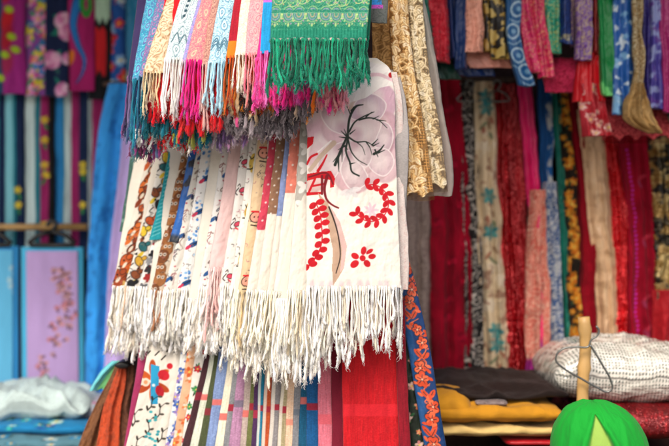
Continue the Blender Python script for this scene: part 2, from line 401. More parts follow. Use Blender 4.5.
# ------------------------------------------------------------------ cloth
COUNT = [0]
def interp_rows(rows, nv, chord=False):
    R = np.array(rows, float); t = np.concatenate([[0], np.cumsum((np.linalg.norm(np.diff(R, axis=0), axis=1) if chord else np.abs(np.diff(R[:, 0])))+1e-6)]); t /= t[-1]
    v = np.linspace(0, 1, nv)
    if len(R) == 2: return np.stack([np.interp(v, t, R[:, j]) for j in range(R.shape[1])], 1), v
    # monotone-ish cubic (Catmull-Rom tangents)
    m = np.gradient(R, t, axis=0); o = np.empty((nv, R.shape[1])); k = np.clip(np.searchsorted(t, v, 'right')-1, 0, len(t)-2)
    h = t[k+1]-t[k]; s = ((v-t[k])/h)[:, None]; h = h[:, None]
    o = (2*s**3-3*s**2+1)*R[k]+(s**3-2*s**2+s)*h*m[k]+(-2*s**3+3*s**2)*R[k+1]+(s**3-s**2)*h*m[k+1]
    return o, v
def cloth(name, cat, label, rows, pat, mat='cotton', Y=0., group=None, ov=.0, yaw=0., th=3.2, folds=0, amp=0., res=.8,
          fringe=None, wob=.5, hemj=.8, part=None, round_=None, crease=.35):
    """a folded cloth hanging from its top: rows are (py, xleft, xright[, depth offset]) from top to hem, in photo
    pixels at depth Y; yaw pushes the right edge back; th = thickness in pixels; folds/amp = soft vertical pleats"""
    COUNT[0] += 1; sd = COUNT[0]; g = np.random.default_rng(sd)
    rows = [(r if len(r) == 4 else (*r, 0.)) for r in rows]
    H = abs(rows[-1][0]-rows[0][0]); nv = int(max(24, H/res))
    R, v = interp_rows(rows, nv)
    py, xl, xr, dY = R.T
    wv = np.maximum(xr-xl, .5); wpx = float(np.mean(wv)); full = wv*(1+ov)
    nf = int(max(14, wpx*(1+ov)/res))
    a = np.linspace(0, 1, nf); a = a*.75+.25*(.5-.5*np.cos(np.pi*a))
    nb = max(6, nf//3); ab = np.linspace(1, 0, nb+2)[1:-1]
    A = np.concatenate([a, ab]); side = np.concatenate([np.ones(nf), -np.ones(nb)]); M = nf+nb
    k = S*(D+Y)/D
    prof = np.sqrt(np.clip(1-np.abs(2*A-1)**(round_ or (2.6 if wpx < 26 else 5)), 0, 1))*side
    ph = g.uniform(0, 6.28, 8); Vv = v[:, None]; AA = A[None]
    off = np.zeros((nv, M))
    if folds:
        for j in range(3):
            fr = folds*(1, 1.73, .61)[j]; off += amp*(1, .45, .5)[j]*np.sin(2*np.pi*(fr*AA+ph[j]+(.25*math.sin(ph[j+3]))*np.sin(3*Vv+ph[j]))+ph[j])*(.55+.45*Vv)
    off += crease*(2*fbm(AA*full[:, None]/7+sd, py[:, None]/26, sd)-1)*2.2
    off += crease*.5*(2*fbm((AA*full[:, None]+py[:, None]*.4)/5, (py[:, None]-AA*full[:, None]*.3)/9, sd+5)-1)*1.6
    off = off+th/2*prof[None]
    wobx = wob*(2*fbm(v*H/30, 0*v+sd, sd)-1)*2
    wobw = wob*(2*fbm(v*H/22, 0*v+sd+9, sd+1)-1)*1.5
    X = (xl+wobx)[:, None]+AA*(full+wobw)[:, None]
    hz = hemj*(2*fbm(AA*full[:, None]/6, 0*AA+sd, sd+2)-1)*2*Vv**8
    ya = math.atan(yaw)
    Yd = Y+dY[:, None]+(AA*full[:, None]*k)*math.sin(ya)-off*k*math.cos(ya)
    Xw = (X-334.5)*k+off*k*math.sin(ya)*.5
    Zw = ZC-(py[:, None]+hz-223)*k
    # keep the apparent place when a row sits nearer or farther than Y
    s = (D+Y+dY)/(D+Y); Xw = Xw*s[:, None]; Zw = ZC+(Zw-ZC)*s[:, None]
    Vt = np.stack([Xw, Yd, Zw+0*Xw], -1).reshape(-1, 3)
    idx = np.arange(nv*M).reshape(nv, M); p_, q_ = idx[:-1], idx[1:]
    Q = np.stack([p_, np.roll(p_, -1, 1), np.roll(q_, -1, 1), q_], -1).reshape(-1, 4)[:, ::-1]
    U = (AA*(1+ov)+0*Vv).ravel()
    P = Print(U, (AA*full[:, None]).ravel(), (py[:, None]+0*AA).ravel(), X.ravel(), rows[0][0], rows[-1][0], wpx)
    pat(P)
    uv = np.stack([(AA*full[:, None]*k).ravel(), (py[:, None]*k+0*AA).ravel()], 1)
    o = mesh_from(name, Vt, Q, [idx[0].tolist(), idx[-1][::-1].tolist()], P.c, uv, mat)
    if part is not None: o.parent = part
    else: tag(o, cat, label, group)
    if fringe:
        for fr in (fringe if isinstance(fringe, list) else [fringe]):
            F = dict(n=None, length=40, cols=['f4efe2'], r=.75, tuft=5, tl=6., rows=2, dens=2.6, sway=1., knot=True, bulge=.5, x0=0., x1=1., jit=.12, lean=0.); F.update(fr)
            last = Vt.reshape(nv, M, 3)[-1]; prev = Vt.reshape(nv, M, 3)[max(0, nv-12)]
            make_fringe(F, last[:nf], prev[:nf], a*(1+ov), float(wv[-1]), k, sd, o, th*k)
    if part is None: recentre(o)
    return o
def make_fringe(F, hem, prev, hu, wpx, k, sd, parent, thick):
    g = np.random.default_rng(sd+1000); paths = []; tc = []
    V_, Q_, C_, U_ = [], [], [], []; base = 0
    n1 = F['n'] or max(3, int(wpx*(F['x1']-F['x0'])/F['dens'])); N = n1*F['rows']
    u = (np.tile(np.arange(n1), F['rows'])+.5+g.uniform(-.35, .35, N))/n1*(F['x1']-F['x0'])+F['x0']
    lay = np.repeat(np.arange(F['rows']), n1)
    st = np.stack([np.interp(u, hu, hem[:, j]) for j in range(3)], 1)
    di = st-np.stack([np.interp(u, hu, prev[:, j]) for j in range(3)], 1); di /= np.linalg.norm(di, axis=1, keepdims=True)+1e-9
    st[:, 1] += lay*thick*.8/max(1, F['rows']-1) if F['rows'] > 1 else 0
    st -= di*.006
    L = F['length']*k*(1+F['jit']*g.normal(size=N))*(1-.04*lay)
    K = 22; s = np.linspace(0, 1, K)[None]
    d0 = di[:, None]*.35*(1-s[..., None])+np.array([F['lean'], -.02, -1])*(.65+.35*s[..., None])
    d0 /= np.linalg.norm(d0, axis=2, keepdims=True)
    p = st[:, None]+np.cumsum(np.concatenate([np.zeros((N, 1, 3)), d0[:, 1:]*(L/(K-1))[:, None, None]], 1), 1)
    ph = g.uniform(0, 6.28, (N, 6))
    for ax, am in ((0, 1.5), (1, 1.2)):
        wv = np.sin(s*ph[:, :1]*1.3+ph[:, 1+ax:2+ax])-np.sin(ph[:, 1+ax:2+ax])+.45*(np.sin(s*9+ph[:, 3+ax:4+ax])-np.sin(ph[:, 3+ax:4+ax]))
        p[:, :, ax] += am*F['sway']*k*wv*s
    r = np.full((N, K), F['r'])*k*(1+.15*g.normal(size=(N, 1)))*(1+.12*np.sin(s*30+ph[:, :1]))
    if F['knot']: r[:, 1] *= 1.7; r[:, 2] *= 1.25
    r *= 1+F['bulge']*sst(.6, .9, s)*(1+.45*np.sin(s*70+ph[:, 2:3]*3)); r[:, -1] *= .5
    V, Q = tubes(p, r, 6, .22, 2*np.pi/(3.2*k)); V_.append(V); Q_.append(Q); base += len(V)
    cols = np.array([rgb(c) for c in F['cols']]); ci = g.integers(0, len(cols), N)
    cc = np.clip(cols[ci]*(1+.09*g.normal(size=(N, 1))), 0, 1)
    C_.append(np.repeat(cc, K*6, 0)); U_.append(np.stack([V[:, 0], V[:, 2]], 1))
    if F['tuft']:
        m = int(F['tuft']*2.8); b = g.uniform(.0, .999, (N, m))**1.35*6.; kk = K-1-b; k0 = np.floor(kk).astype(int); fr_ = (kk-k0)[..., None]
        I = np.arange(N)[:, None]; e = (p[I, k0]*(1-fr_)+p[I, np.minimum(k0+1, K-1)]*fr_).reshape(-1, 3)
        T = len(e); K2 = 8; s2 = np.linspace(0, 1, K2)[None, :, None]; ss = s2[..., 0]
        sp = g.normal(size=(T, 3))*np.array([.6, .6, .35])+np.array([0, -.1, -.8]); sp /= np.linalg.norm(sp, axis=1, keepdims=True)
        tl = F['tl']*k*g.uniform(.18, .52, (T, 1, 1)); q = e[:, None]+sp[:, None]*s2*tl
        cu = g.uniform(0, 6.28, (T, 2)); w_ = g.uniform(4, 8, (T, 1)); A_ = .14*F['tl']*k
        q[..., 0] += A_*(np.sin(w_*ss+cu[:, :1])-np.sin(cu[:, :1]))*(.3+.7*ss); q[..., 1] += A_*(np.cos(w_*ss+cu[:, 1:])-np.cos(cu[:, 1:]))*(.3+.7*ss)
        q[..., 2] += .6*A_*(np.sin(w_*.8*ss+cu[:, 1:])-np.sin(cu[:, 1:]))-.25*F['tl']*k*ss**2
        V, Q = tubes(q, np.full((T, K2), F['r']*.36*k)*(1-.3*ss), 3); V_.append(V); Q_.append(Q+base)
        C_.append(np.repeat(np.clip(np.repeat(cc, m, 0)*(1+.06*g.normal(size=(T, 1))), 0, 1), K2*3, 0)); U_.append(np.stack([V[:, 0], V[:, 2]], 1))
    mesh_from('fringe', np.concatenate(V_), np.concatenate(Q_), (), np.concatenate(C_), np.concatenate(U_), 'yarn', parent)

# ------------------------------------------------------------------ the setting and the stall
g_ = np.array([[-60, -60, 0], [60, -60, 0], [60, 60, 0], [-60, 60, 0]])
tag(mesh_from('ground', g_, [[0, 1, 2, 3]], mat='pavement', smooth=False), None, 'grey pavement under the market stall', kind='structure')
stall = tag(empty('market_stall', (0, 2.2, 0)), 'market stall', 'market stall dimmed by an added unseen roof, whose dark back cloth shows between the hanging fabrics')
def stall_part(o): o.parent = stall; o.location = Vector(o.location)-Vector((0, 2.2, 0)); return o
stall_part(box('back_panel', (-2.2, 2.1, 0), (2.2, 2.14, 2.41), 'back_cloth'))
stall_part(box('side_panel', (2.16, .25, 0), (2.2, 2.098, 2.41), 'back_cloth'))  # unseen side wall, added to shut out sky light from the right
stall_part(box('side_panel', (.03, 1.16, 0), (2.158, 1.19, 2.3), 'back_cloth'))
stall_part(box('roof', (-2.3, -.3, 2.42), (2.3, 2.3, 2.45), 'tarp'))  # unseen roof, added and sized to keep sky and sun off the back
for x in (-2.1, 2.1): stall_part(rod('post', [(x, .1, 0), (x, .1, 2.42)], .03, 'dark_wood'))
def counter(lo, hi, label):
    c = tag(empty('counter', ((lo[0]+hi[0])/2, (lo[1]+hi[1])/2, 0)), 'counter', label)
    q = lambda o: (setattr(o, 'parent', c), setattr(o, 'location', Vector(o.location)-c.location))
    q(box('table_top', (lo[0], lo[1], hi[2]-.03), hi, 'dark_wood'))
    for x in (lo[0]+.05, hi[0]-.05):
        for y in (lo[1]+.05, hi[1]-.05): q(box('leg', (x-.025, y-.025, 0), (x+.025, y+.025, hi[2]-.032), 'dark_wood'))
ZR = at(0, 449, .5)[2]
counter((.24, -.35, 0), (1.75, 1.1, ZR-.0), 'dark wooden counter under the folded mustard and cream cloth')
ZL = at(0, 452, 1.05)[2]
counter((-2.0, .75, 0), (-.72, 1.55, ZL), 'dark counter under the pale mint cloth heap')
rk = tag(empty('display_rack', (0, .12, 0)), 'display rack', 'steel rack holding the tiers of fringed scarves at the stall front')
def rack_part(o): o.parent = rk; o.location = Vector(o.location)-Vector((0, .12, 0)); return o
def arc(p0, p1, sag=.0, n=9): return [tuple(np.array(p0)*(1-t)+np.array(p1)*t+np.array([0, sag*4*t*(1-t), 0])) for t in np.linspace(0, 1, n)]
rack_part(rod('rail', arc(at(150, -34, .11), at(372, -34, -.07)), .008, 'steel_wire'))
rack_part(rod('rail', arc(at(165, 96, .235), at(392, 80, .03)), .008, 'steel_wire'))
rack_part(rod('rail', arc(at(170, 300, .27), at(400, 292, .085)), .008, 'steel_wire'))
rack_part(rod('post', [(-.12, .24, 0), (-.12, .24, 1.95)], .016, 'steel_wire'))
rack_part(rod('post', [(-.3, .32, 0), (-.3, .32, 1.95)], .016, 'steel_wire'))
for z, x1, y1, x0, y0 in ((at(0, -34, 0)[2], .09, -.07, -.12, .24), (at(0, 82, 0)[2], .1, .05, -.12, .24), (at(0, 293, 0)[2], .1, .1, -.12, .24)):
    rack_part(rod('arm', [(x0, y0, z-.012), (x1, y1, z-.012)], .007, 'steel_wire'))

# ------------------------------------------------------------------ TOP TIER: fringed pashminas fanned on the upper rail
TG = 'fringed shawls fanned on the top rail'
def top(xt0, xt1, xb0, xb1, yb, pat, label, fr, mat='wool', dy=0, ov=.35, yt=-34, name='fringed_shawl'):
    xm = (xb0+xb1)/2; Y = -.085+(300-xm)*.00115+dy
    e = (0-yt)/(yb); x0t = xt0+(xt0-xb0)*e; x1t = xt1+(xt1-xb1)*e
    return cloth(name, 'shawl', label, [(yt, x0t, x1t, .02), (yb*.4, xt0+(xb0-xt0)*.42-.8, xt1+(xb1-xt1)*.42-.8, .0), (yb, xb0, xb1, -.012)], pat, mat, Y, TG, ov=ov,
                 th=4., res=.55, fringe=fr, wob=.4, crease=.3)
def fr(L, cols, **k): return dict(dict(length=L, cols=cols if isinstance(cols, list) else [cols], lean=-.03), **k)
top(147, 160, 132, 142, 80, paisley('2c93b0', '7fc4d6', '6a4f9a', 11, 8), 'teal blue paisley shawl with long teal fringe, at the far left edge of the fan', fr(56, ['0d5f78', '12708a', '1a4f7c'], rows=3))
top(158, 169, 138, 148, 78, paisley('6d5a94', '3fa3ae', 'd27fae', 12, 7), 'muted purple and teal paisley shawl between the teal and the gold ones', fr(52, ['0f5d75', '0b6a80', '174a68'], rows=2))
top(168, 182, 143, 161, 73, brocade('d9b98e', ['a77f55', 'efdcbb'], 9, 13, .75), 'shiny beige gold brocade shawl with beige fringe', fr(38, ['e6cba4', 'dcbf96', 'cfae84']), 'satin')
def medal(p):
    for j, yy in enumerate((4, 40)): pass
    for q, c in ((7.4, 'eef2f2'), (6, '4f6d78'), (5, 'dfe8e8'), (3.2, '6f8f9a'), (2, 'eef2f2')): p.ell(9.5, 4, q*.55, q*2.6, 0.1, c)
    for j in range(7): p.ell(9.5, -14+j*5, 1.5, 1.5, 0, '2f4b58')
    for x0, y0 in ((3, 34), (11, 36)):
        p.line([(x0, y0+8), (x0+4, y0-1), (x0+8, y0+8)], 1.1, '3f5f6c')
top(181, 200, 164, 183, 60, paisley('c3d3d6', '6c8a94', 'eef4f2', 14, 9, medal), 'pale grey and white paisley shawl with thick white fringe', fr(56, ['f4f1ea', 'ebe6dc', 'f8f6f0'], r=.85))
top(199, 204, 182, 187, 62, paisley('8f7fc0', 'c8a3d4', '6a9fc4', 15, 5), 'narrow lilac paisley shawl squeezed between the white and the coral ones', fr(50, ['b9a6c0', 'c9bac4'], rows=1))
top(202, 214, 186, 203, 62, paisley('e06a80', 'f5a08e', 'f7c0a0', 16, 8), 'coral pink paisley shawl with hot magenta fringe', fr(56, ['e0147c', 'd4106f', 'ee2a8c'], r=.85))
top(213, 222, 202, 210, 65, paisley('b08074', 'd6a894', '8d5f5e', 17, 6), 'dusty brown pink paisley shawl with dusty rose fringe', fr(58, ['c49a94', 'b98a86', '9f7478']))
def zig(p):
    for k_ in range(3): p.line([(1, 44+k_*3), (5, 38+k_*3), (9, 45+k_*3), (13, 38+k_*3), (17, 44+k_*3)], 1., '3d6478')
top(220, 235, 208, 225, 63, paisley('a8cfe2', '4f7f9a', 'e4f2f6', 18, 8, zig), 'light sky blue paisley shawl with sky blue fringe', fr(48, ['a5d2e8', '96c6de', 'b8deee'], r=.85))
top(235, 244, 226, 236, 58, band('a3182c', [(41, 60, 'd87f1c')], .1, '7a1020'), 'crimson shawl with an orange band above its dark fringe', fr(46, ['a51a2a', '3a1418', 'c8501c', '2a1214']))
top(242, 253, 235, 247, 55, brocade('efd6c6', ['f7e6d8', 'e2bfb0'], 7, 20, .4), 'cream shawl with long cream fringe beside the crimson one', fr(40, ['f0d9bf', 'f6e6d0', 'e8c9ae']))
top(251, 266, 245, 260, 55, paisley('ec9aa0', 'f6bcb4', 'd66f86', 21, 7), 'salmon pink paisley shawl with coral fringe', fr(44, ['ee7f80', 'f2949a', 'e0607a']))
top(264, 274, 260, 270, 53, band('1f93cf', [(-60, 2.5, 'c860c8')], .12, '1878b4'), 'bright blue plain shawl with a violet pink stripe at its top', fr(44, ['e0409c', 'd83a94', 'f06ab4']), dy=-.01)
def green_print(p):
    p.fill('0d6c55'); x, y = p.x, p.y
    p.mix(.5*sst(.5, .8, vn(x*1.3, y*.16, 3)), '0a5a48'); p.mix(.25*sst(.55, .8, vn(x*.9, y*.9, 4)), '3fa588')
    n = fbm(x/3, y/3, 31, 2); p.mix(.35*sst(.88, .97, np.abs(np.sin(n*18)))*(y < 30), '7fc08a')
    for j in range(8):                       # row of big paisley heads at the top
        cx = 7+j*13+2*math.sin(j*2.3); cy = -5+2*math.sin(j*1.7); a = .5*math.sin(j*1.9)
        for q, c in ((6.6, '8fac72'), (5.9, '0f705a'), (4.9, '9a7a92'), (4.2, '1f8268'), (2.6, 'b58a72'), (1.6, '2a7a68')): p.ell(cx, cy, q*.66, q*1.05, a, c, k=.85)
        p.line([(cx-6, cy+5), (cx-2, cy+10), (cx+3, cy+8.5), (cx+4, cy+4)], (.5, 1.1), 'b4c47c', .9); p.line([(cx+4, cy+9), (cx+7, cy+6), (cx+8, cy+1)], (.9, .4), 'b4c47c', .8)
        for k_ in range(5): p.ell(cx-5+k_*2.4, cy+8+1.6*math.sin(k_*2+j), .75, .7, 0, ('8a6f9c', 'bf8a6a', 'a9bf78')[k_ % 3], k=.85)
    p.line([(0, 9.7), (110, 8.7)], .5, '6fae8e', .8)
    for j in range(9):                       # scalloped border
        cx = 4+j*12.4+1.2*math.sin(j*2.1); w_ = 1+.12*math.sin(j*3.3)
        for q, c in ((6.4, '97b078'), (5.7, '0f705a'), (4.7, '8a7aa4'), (3.9, '1f846c'), (2.7, 'b98c74'), (1.8, '24806c')): p.ell(cx, 14.5, q*w_, q*1.3, 0, c, k=.85)
        for k_ in range(9):
            a = math.pi*(k_/8); p.ell(cx+6.6*w_*math.cos(a), 14.5+9.6*math.sin(a)+.6*(k_ % 2), .75, .75, 0, ('b9c880', 'a07aa4', 'c4987a')[(k_+j) % 3], k=.85)
        p.ell(cx, 25.5, 1., 1.6, 0, 'b4c47c', k=.8); p.leaf(cx+6.2, 11, cx+6.2, 20, 1.2, '9cb878', .8)
    m = (y < 13.6) & (y > 10.2); p.mix(m*.85, '0f705a')
    p.line([(0, 13.6), (110, 12.7)], .5, '8ab88a', .8)
    n = fbm(x/2.2, y/2.2, 33, 2); p.mix(.4*sst(.9, .98, np.abs(np.sin(n*16)))*(y < 26), 'b0b890')
    for j in range(34):                      # woven ticks towards the hem
        xx = 1.5+j*3.1; p.line([(xx, 29), (xx, 37)], .5, '4fa88a', .6)
    for j in range(14): p.ell(3+j*7.2, 39.2, 2.1, 1.1, .2*math.sin(j*3), 'cba6a4')
cloth('fringed_shawl', 'shawl', 'wide emerald green shawl with paisley border and long green fringe', [(-34, 272, 372, .02), (8, 271.5, 369, 0), (41, 270, 366.5, -.01)], green_print, 'wool', -.145, TG,
      th=6, res=.5, folds=1.6, amp=.7, crease=.35, wob=.3, fringe=fr(45, ['0f7a5c', '0c6b50', '158a68', '0a5c46'], rows=3, dens=2.5, r=.95, sway=1.7, tl=7, lean=0.))
cloth('fringed_shawl', 'shawl', 'dark green under layer folded behind the right edge of the emerald shawl', [(-34, 357, 374, .02), (38, 355, 370)], plain('12684f'), 'wool', -.118, TG, th=5, res=.7,
      fringe=fr(40, ['0f7a5c', '0c6b50'], rows=1))
# under layers: only their fringes show
def under(x0, y0, x1, y1, up, L, cols, label, dy, **k):
    n = 2; xm = (x0+x1)/2; Y = -.085+(300-xm)*.00115+dy; h = math.atan2(y1-y0, x1-x0)
    yw = k.pop('yaw', -.42)
    kk = dict(rows=3, tuft=6, tl=6.5, jit=.09, sway=1.1, dens=2.9, bulge=.55); kk.update(k); kk['r'] = kk.get('r', .95)*1.2
    # tilted hem: build straight and let the depth follow the fan
    o = cloth('fringed_shawl', 'shawl', label, [(-34, x0+14, x1+14, .02), (up, x0, x1)], plain(cols[0]), 'wool', Y, 'under shawls of the top rail', th=3, res=1.2, hemj=.2, yaw=yw,
              fringe=fr(L, cols, **kk))
    return o
RED = ['d8141f', 'c40f1c', 'ea2a2c']; TEAL = ['0f5e70', '0c4f62', '1a7080']; WHT = ['e6e0d6', 'd8d2c8', 'f0ece4']
DRK = ['4a4246', '5e545a', '70666c', '322c30']; MAG = ['f4308a', 'e8207a', 'ff4a9a']
under(256, 84, 344, 90, 60, 46, MAG, 'hot magenta fringed shawl peeping out below the emerald fringe', .03, dens=2.3, r=1.05, yaw=0)
under(312, 92, 348, 90, 58, 50, ['ee7f8c', 'f29a9c', 'e4607c'], 'coral pink fringe tucked below the right end of the magenta one', .06, yaw=0)
under(268, 100, 318, 95, 70, 49, DRK+['d8641c', 'b59a84'], 'charcoal fringe with orange and tan tufts under the magenta row', .06, r=1.1, tl=8)
under(226, 100, 270, 104, 72, 43, ['e8741c', '3a2a28', 'c8341c', 'd8b48a'], 'flame orange and brown fringe below the cream and salmon shawls', .05, r=1.)
under(228, 110, 300, 112, 85, 51, DRK+['8a7f84', '6a6266'], 'black and grey fringe bottoming the right half of the top tier', .08, r=1.1, tl=9)
under(205, 108, 246, 114, 80, 46, ['8a7f84', 'a08f90', '6a6065', 'b54a78'], 'smoky grey and mauve fringe beneath the sky blue shawl', .055, r=1.)
under(250, 118, 286, 116, 92, 44, ['8a6a98', '9a3a78', '5a4a68', 'c8a8c0'], 'violet tinged fringe hanging lowest near the middle of the fan', .1, r=.9)
under(212, 124, 250, 124, 94, 54, ['b98ab0', '8f6fa8', 'd0b4c8', '6a5a78'], 'pale violet fringe lying over the white printed scarves', .1, r=.8)
under(150, 100, 190, 118, 70, 52, RED, 'bright red fringe under the beige and white shawls', .03, r=.95)
under(182, 112, 226, 124, 82, 53, RED, 'bright red fringe under the magenta and rose fringes', .035, r=.95)
under(143, 110, 182, 130, 88, 48, TEAL, 'dark teal fringe in the row below the red one, left half', .055, r=.95)
under(176, 122, 216, 138, 92, 52, TEAL+['8a8f3a'], 'dark teal fringe with olive strands below the red one, right half', .06, r=.95)
under(136, 118, 170, 134, 98, 46, WHT+['d8141f'], 'off white and red fringe at the bottom left of the top tier', .075, r=.95)
under(160, 128, 206, 142, 106, 46, RED+WHT+['2a2528'], 'red fringe mixed with white and black in the lowest row', .085, r=.9)
under(128, 100, 150, 118, 78, 62, ['3a2f5a', '2a3f6a', '6a2f6a'], 'dark violet fringe on the outer left edge of the top tier', .07, r=.9)
under(134, 128, 166, 140, 108, 50, ['8f3a7a', '5f6f9a', '2f5f6a', '7a2f5a'], 'plum and slate fringe hanging lowest at the left', .1, r=.9)

# ------------------------------------------------------------------ MIDDLE TIER: printed cream scarves
MG = 'printed scarves fanned on the middle rail'
CREAM = ['fbf0da', 'fdf6e8', 'f6e6c8', 'fae9cc']; WHITE = ['fff8ea', 'fbf2e0', 'fffbf2']
def Ym(px): return max(0., (305-px)*.0019)
def mid(x150a, x150b, x280a, x280b, yb, pat, label, cols=WHITE, L=44, mat='cotton', dy=0, yt=92, ov=.3, fringe=True, **k):
    Y = Ym((x280a+x280b)/2)+dy; s0 = (x280a-x150a)/130; s1 = (x280b-x150b)/130
    rows = [(yt, x150a-s0*48, x150b-s1*48, .03), (150, x150a, x150b, .01), (215, x150a+s0*60, x150b+s1*60, 0), (yb, x150a+s0*(yb-150), x150b+s1*(yb-150), -.01)]
    f = None
    if fringe: f = [fr(L, cols, lean=-.07, r=.87, dens=2.0, sway=1.4, tl=6.5, tuft=4, rows=2)]
    return cloth('printed_scarf', 'scarf', label, rows, pat, mat, Y, MG, ov=ov+.25, yaw=.18, th=5.5, res=.55, fringe=f, wob=.5, crease=.5, **k)
def blobs(cols, ink='1e1a1c', r=4.):
    def d(p, x, y, g, k):
        c = cols[k % len(cols)]; a = g.uniform(.3, 1.3); r = 5.2
        p.ell(x, y, r*1.05+.7, r*.62+.7, a, ink); p.ell(x, y, r*1.05, r*.62, a, c)
        p.ell(x+r*.8*math.cos(a-.9), y-r*.6, r*.45+.5, r*.4+.5, 0, ink); p.ell(x+r*.8*math.cos(a-.9), y-r*.6, r*.45, r*.4, 0, c)
        p.line([(x-r, y+r*.4), (x-r*1.5, y+r*1.2), (x-r*.7, y+r*1.6)], (1.3, .5), ink)
        q = cols[(k*3+1) % len(cols)]; p.leaf(x+2, y+5, x-4+g.random()*8, y+11, 2., q)
        p.ell(x+g.uniform(-6, 6), y+7, 1.1, 1.1, 0, ink)
    return d
def owl(p, x, y, g, k):
    c = ('9a5f33', 'a96f40', '7f4a28')[k % 3]; x += 3*math.sin(k*2.4)
    p.ell(x, y, 6.6, 7.2, .2, '5a3018'); p.ell(x, y, 6.1, 6.7, .2, c)
    for dx in (-2, 2): p.ell(x+dx, y-2.4, 1.7, 1.7, 0, 'efe6d8'); p.ell(x+dx, y-2.4, .8, .8, 0, '2a1a14')
    p.poly([(x-4.5, y-4), (x-3, y-8), (x-1, y-5)], c); p.poly([(x+4.5, y-4), (x+3, y-8), (x+1, y-5)], c)
def fox(p, x, y, g, k):
    c = ('c65a26', 'a0441e', 'd86f2e', '8a3c20')[k % 4]; a = g.uniform(.2, 2.6); q = g.uniform(.6, 1.25)
    p.ell(x, y, 9.2*q, 5.8*q, a, '3a2018'); p.ell(x, y, 9.2*q-.6, 5.8*q-.6, a, c)
    p.line([(x-6*q, y+3), (x, y+1), (x+5*q, y-4)], (1.2, .4), '3a2018'); p.leaf(x+4, y+2, x+8*q, y+9*q, 1.5, 'e8c070'); p.ell(x-3*q, y-3*q, .9, .9, 0, '201410'); p.ell(x+1, y-7, 3.4, 3.2, 0, '3a2018'); p.ell(x+1, y-7, 2.8, 2.6, 0, c)
    p.ell(x-1.5, y+1, 1.6, 3.2, .4, 'f0e2cc'); p.leaf(x-1, y+4, x-6, y+13, 2.4, c); p.ell(x+5, y+8, 1.8, 1.8, 0, 'e0b030')
def birdleaf(p, x, y, g, k):
    c = ('1e1f24', '8a8c90', '2a2c30', 'a02a2a', '6a6c70', 'c23038')[k % 6]
    for j in range(5):
        a = j*1.256+g.random()*.5; p.leaf(x, y, x+5.2*math.cos(a), y+5.2*math.sin(a), 1.7, c)
    if k % 3 == 1: p.ell(x+2, y+7, 2.6, 3.6, .4, '1e1f24'); p.ell(x+2, y+7, 1.6, 2.6, .4, 'c8202c')
def spray(p, x, y, g, k):
    for j in range(9): p.ell(x+g.normal()*4.2, y+g.normal()*5, 1.5, 1.2, g.random()*3, ('5f9ad8', '8ab8e6', '3f7ac4', 'b8d4ee')[j % 4])
    if k % 2: 
        p.leaf(x-5, y+10, x+5, y+4, 2.6, '1f4f8a'); p.line([(x-5, y+10), (x+5, y+4)], .8, '1a1a22'); p.leaf(x-7, y+12, x-2, y+8, 1.8, 'd03a5a')
    p.line([(x+7, y-5), (x+5.6, y), (x+7.4, y+4), (x+6.4, y+8)], .7, '3a3a44')
def loopy(p, x, y, g, k):
    c = ('5a3a34', '2f3040', '8a4a4a')[k % 3]; a = g.uniform(-.6, .6)
    t = np.linspace(0, 5.2, 12); p.line([(x+2.4*math.cos(q+a)+.5*q-1.5, y+3.2*math.sin(q)+.9*q) for q in t], .75, c)
    p.line([(x+1, y+5), (x-1.5+g.random()*3, y+9), (x+1.5, y+13)], (.8, .5), c); p.ell(x-1, y-6, 1.1, .8, a, 'c05060')
    if k % 2: p.leaf(x-3, y-9, x+3, y-15, 1.9, '2f5f9a'); p.leaf(x+3, y-15, x+4, y-10, 1.2, '1c2c50')
def kitty(p, x, y, g, k):
    p.ell(x, y, 3.6, 2.6, -.5, '1a1618'); p.ell(x, y, 3., 2., -.5, 'e2506a')
    p.line([(x-4, y-2), (x-6.5, y+3), (x-4.5, y+5)], 1., '2a2024'); p.line([(x-1, y+4), (x+3, y+6)], (1.8, .8), 'e03040')
    p.line([(x-5, y-4), (x-3.5, y-6), (x-2.5, y-3.5)], .8, '2a2024')
def ochre(p, x, y, g, k):
    p.line([(x+1, y-9), (x-1, y-2), (x+1, y+6)], (5., 3.4), ('c6a23e', 'd0b050')[k % 2]); p.line([(x+3, y+1), (x, y+4), (x-4, y+4)], 1.2, '2a221c')
    p.line([(x-3, y-9), (x-1, y-6), (x+2, y-9)], .9, '2a221c')
def face(p, x, y, g, k):
    x += 1.5*math.sin(k*2.2)
    p.ell(x, y, 6.6, 5.8, .3*math.sin(k*3), '1e1818'); p.ell(x, y, 5.8, 5., .3*math.sin(k*3), 'f0a890'); p.ell(x-2, y, .8, .8, 0, '1e1818'); p.ell(x+2, y, .8, .8, 0, '1e1818')
    p.line([(x-5, y-5.5), (x+5, y-5)], 1.8, 'd8202c'); p.line([(x-4, y+8), (x+2, y+9)], 1.2, '1e1818')
def sheer_dots(p): pass
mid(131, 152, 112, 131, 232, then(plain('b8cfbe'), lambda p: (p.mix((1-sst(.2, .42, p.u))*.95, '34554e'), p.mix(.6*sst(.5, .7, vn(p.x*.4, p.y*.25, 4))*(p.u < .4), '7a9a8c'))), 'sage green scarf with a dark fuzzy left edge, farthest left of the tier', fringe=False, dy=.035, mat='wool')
mid(149, 167, 113, 130, 287, motifs('ece4d6', fox, 12.5, 41, .2), 'white scarf with burnt orange foxy shapes, leftmost of the cream tier', L=40, cols=WHITE+['a8643a', 'e8dcc8'])
mid(162, 176, 126, 142, 288, motifs('f2eee4', blobs(['d8a83a', '8a4a2a', '1e1f24', 'c8582a', 'e8c83a', '2a6a70']), 13, 42), 'white scarf dotted with yellow, brown and black leaf creatures', L=42, cols=WHITE+['c8a890'])
mid(169, 180, 140, 150, 240, then(plain('1f98a4'), lambda p: [p.line([(2, y), (9, y-3)], 1., '8fd4d8', .7) for y in range(160, 240, 4)]), 'short turquoise scarf tail with pale scribbles', fringe=False, dy=-.012)
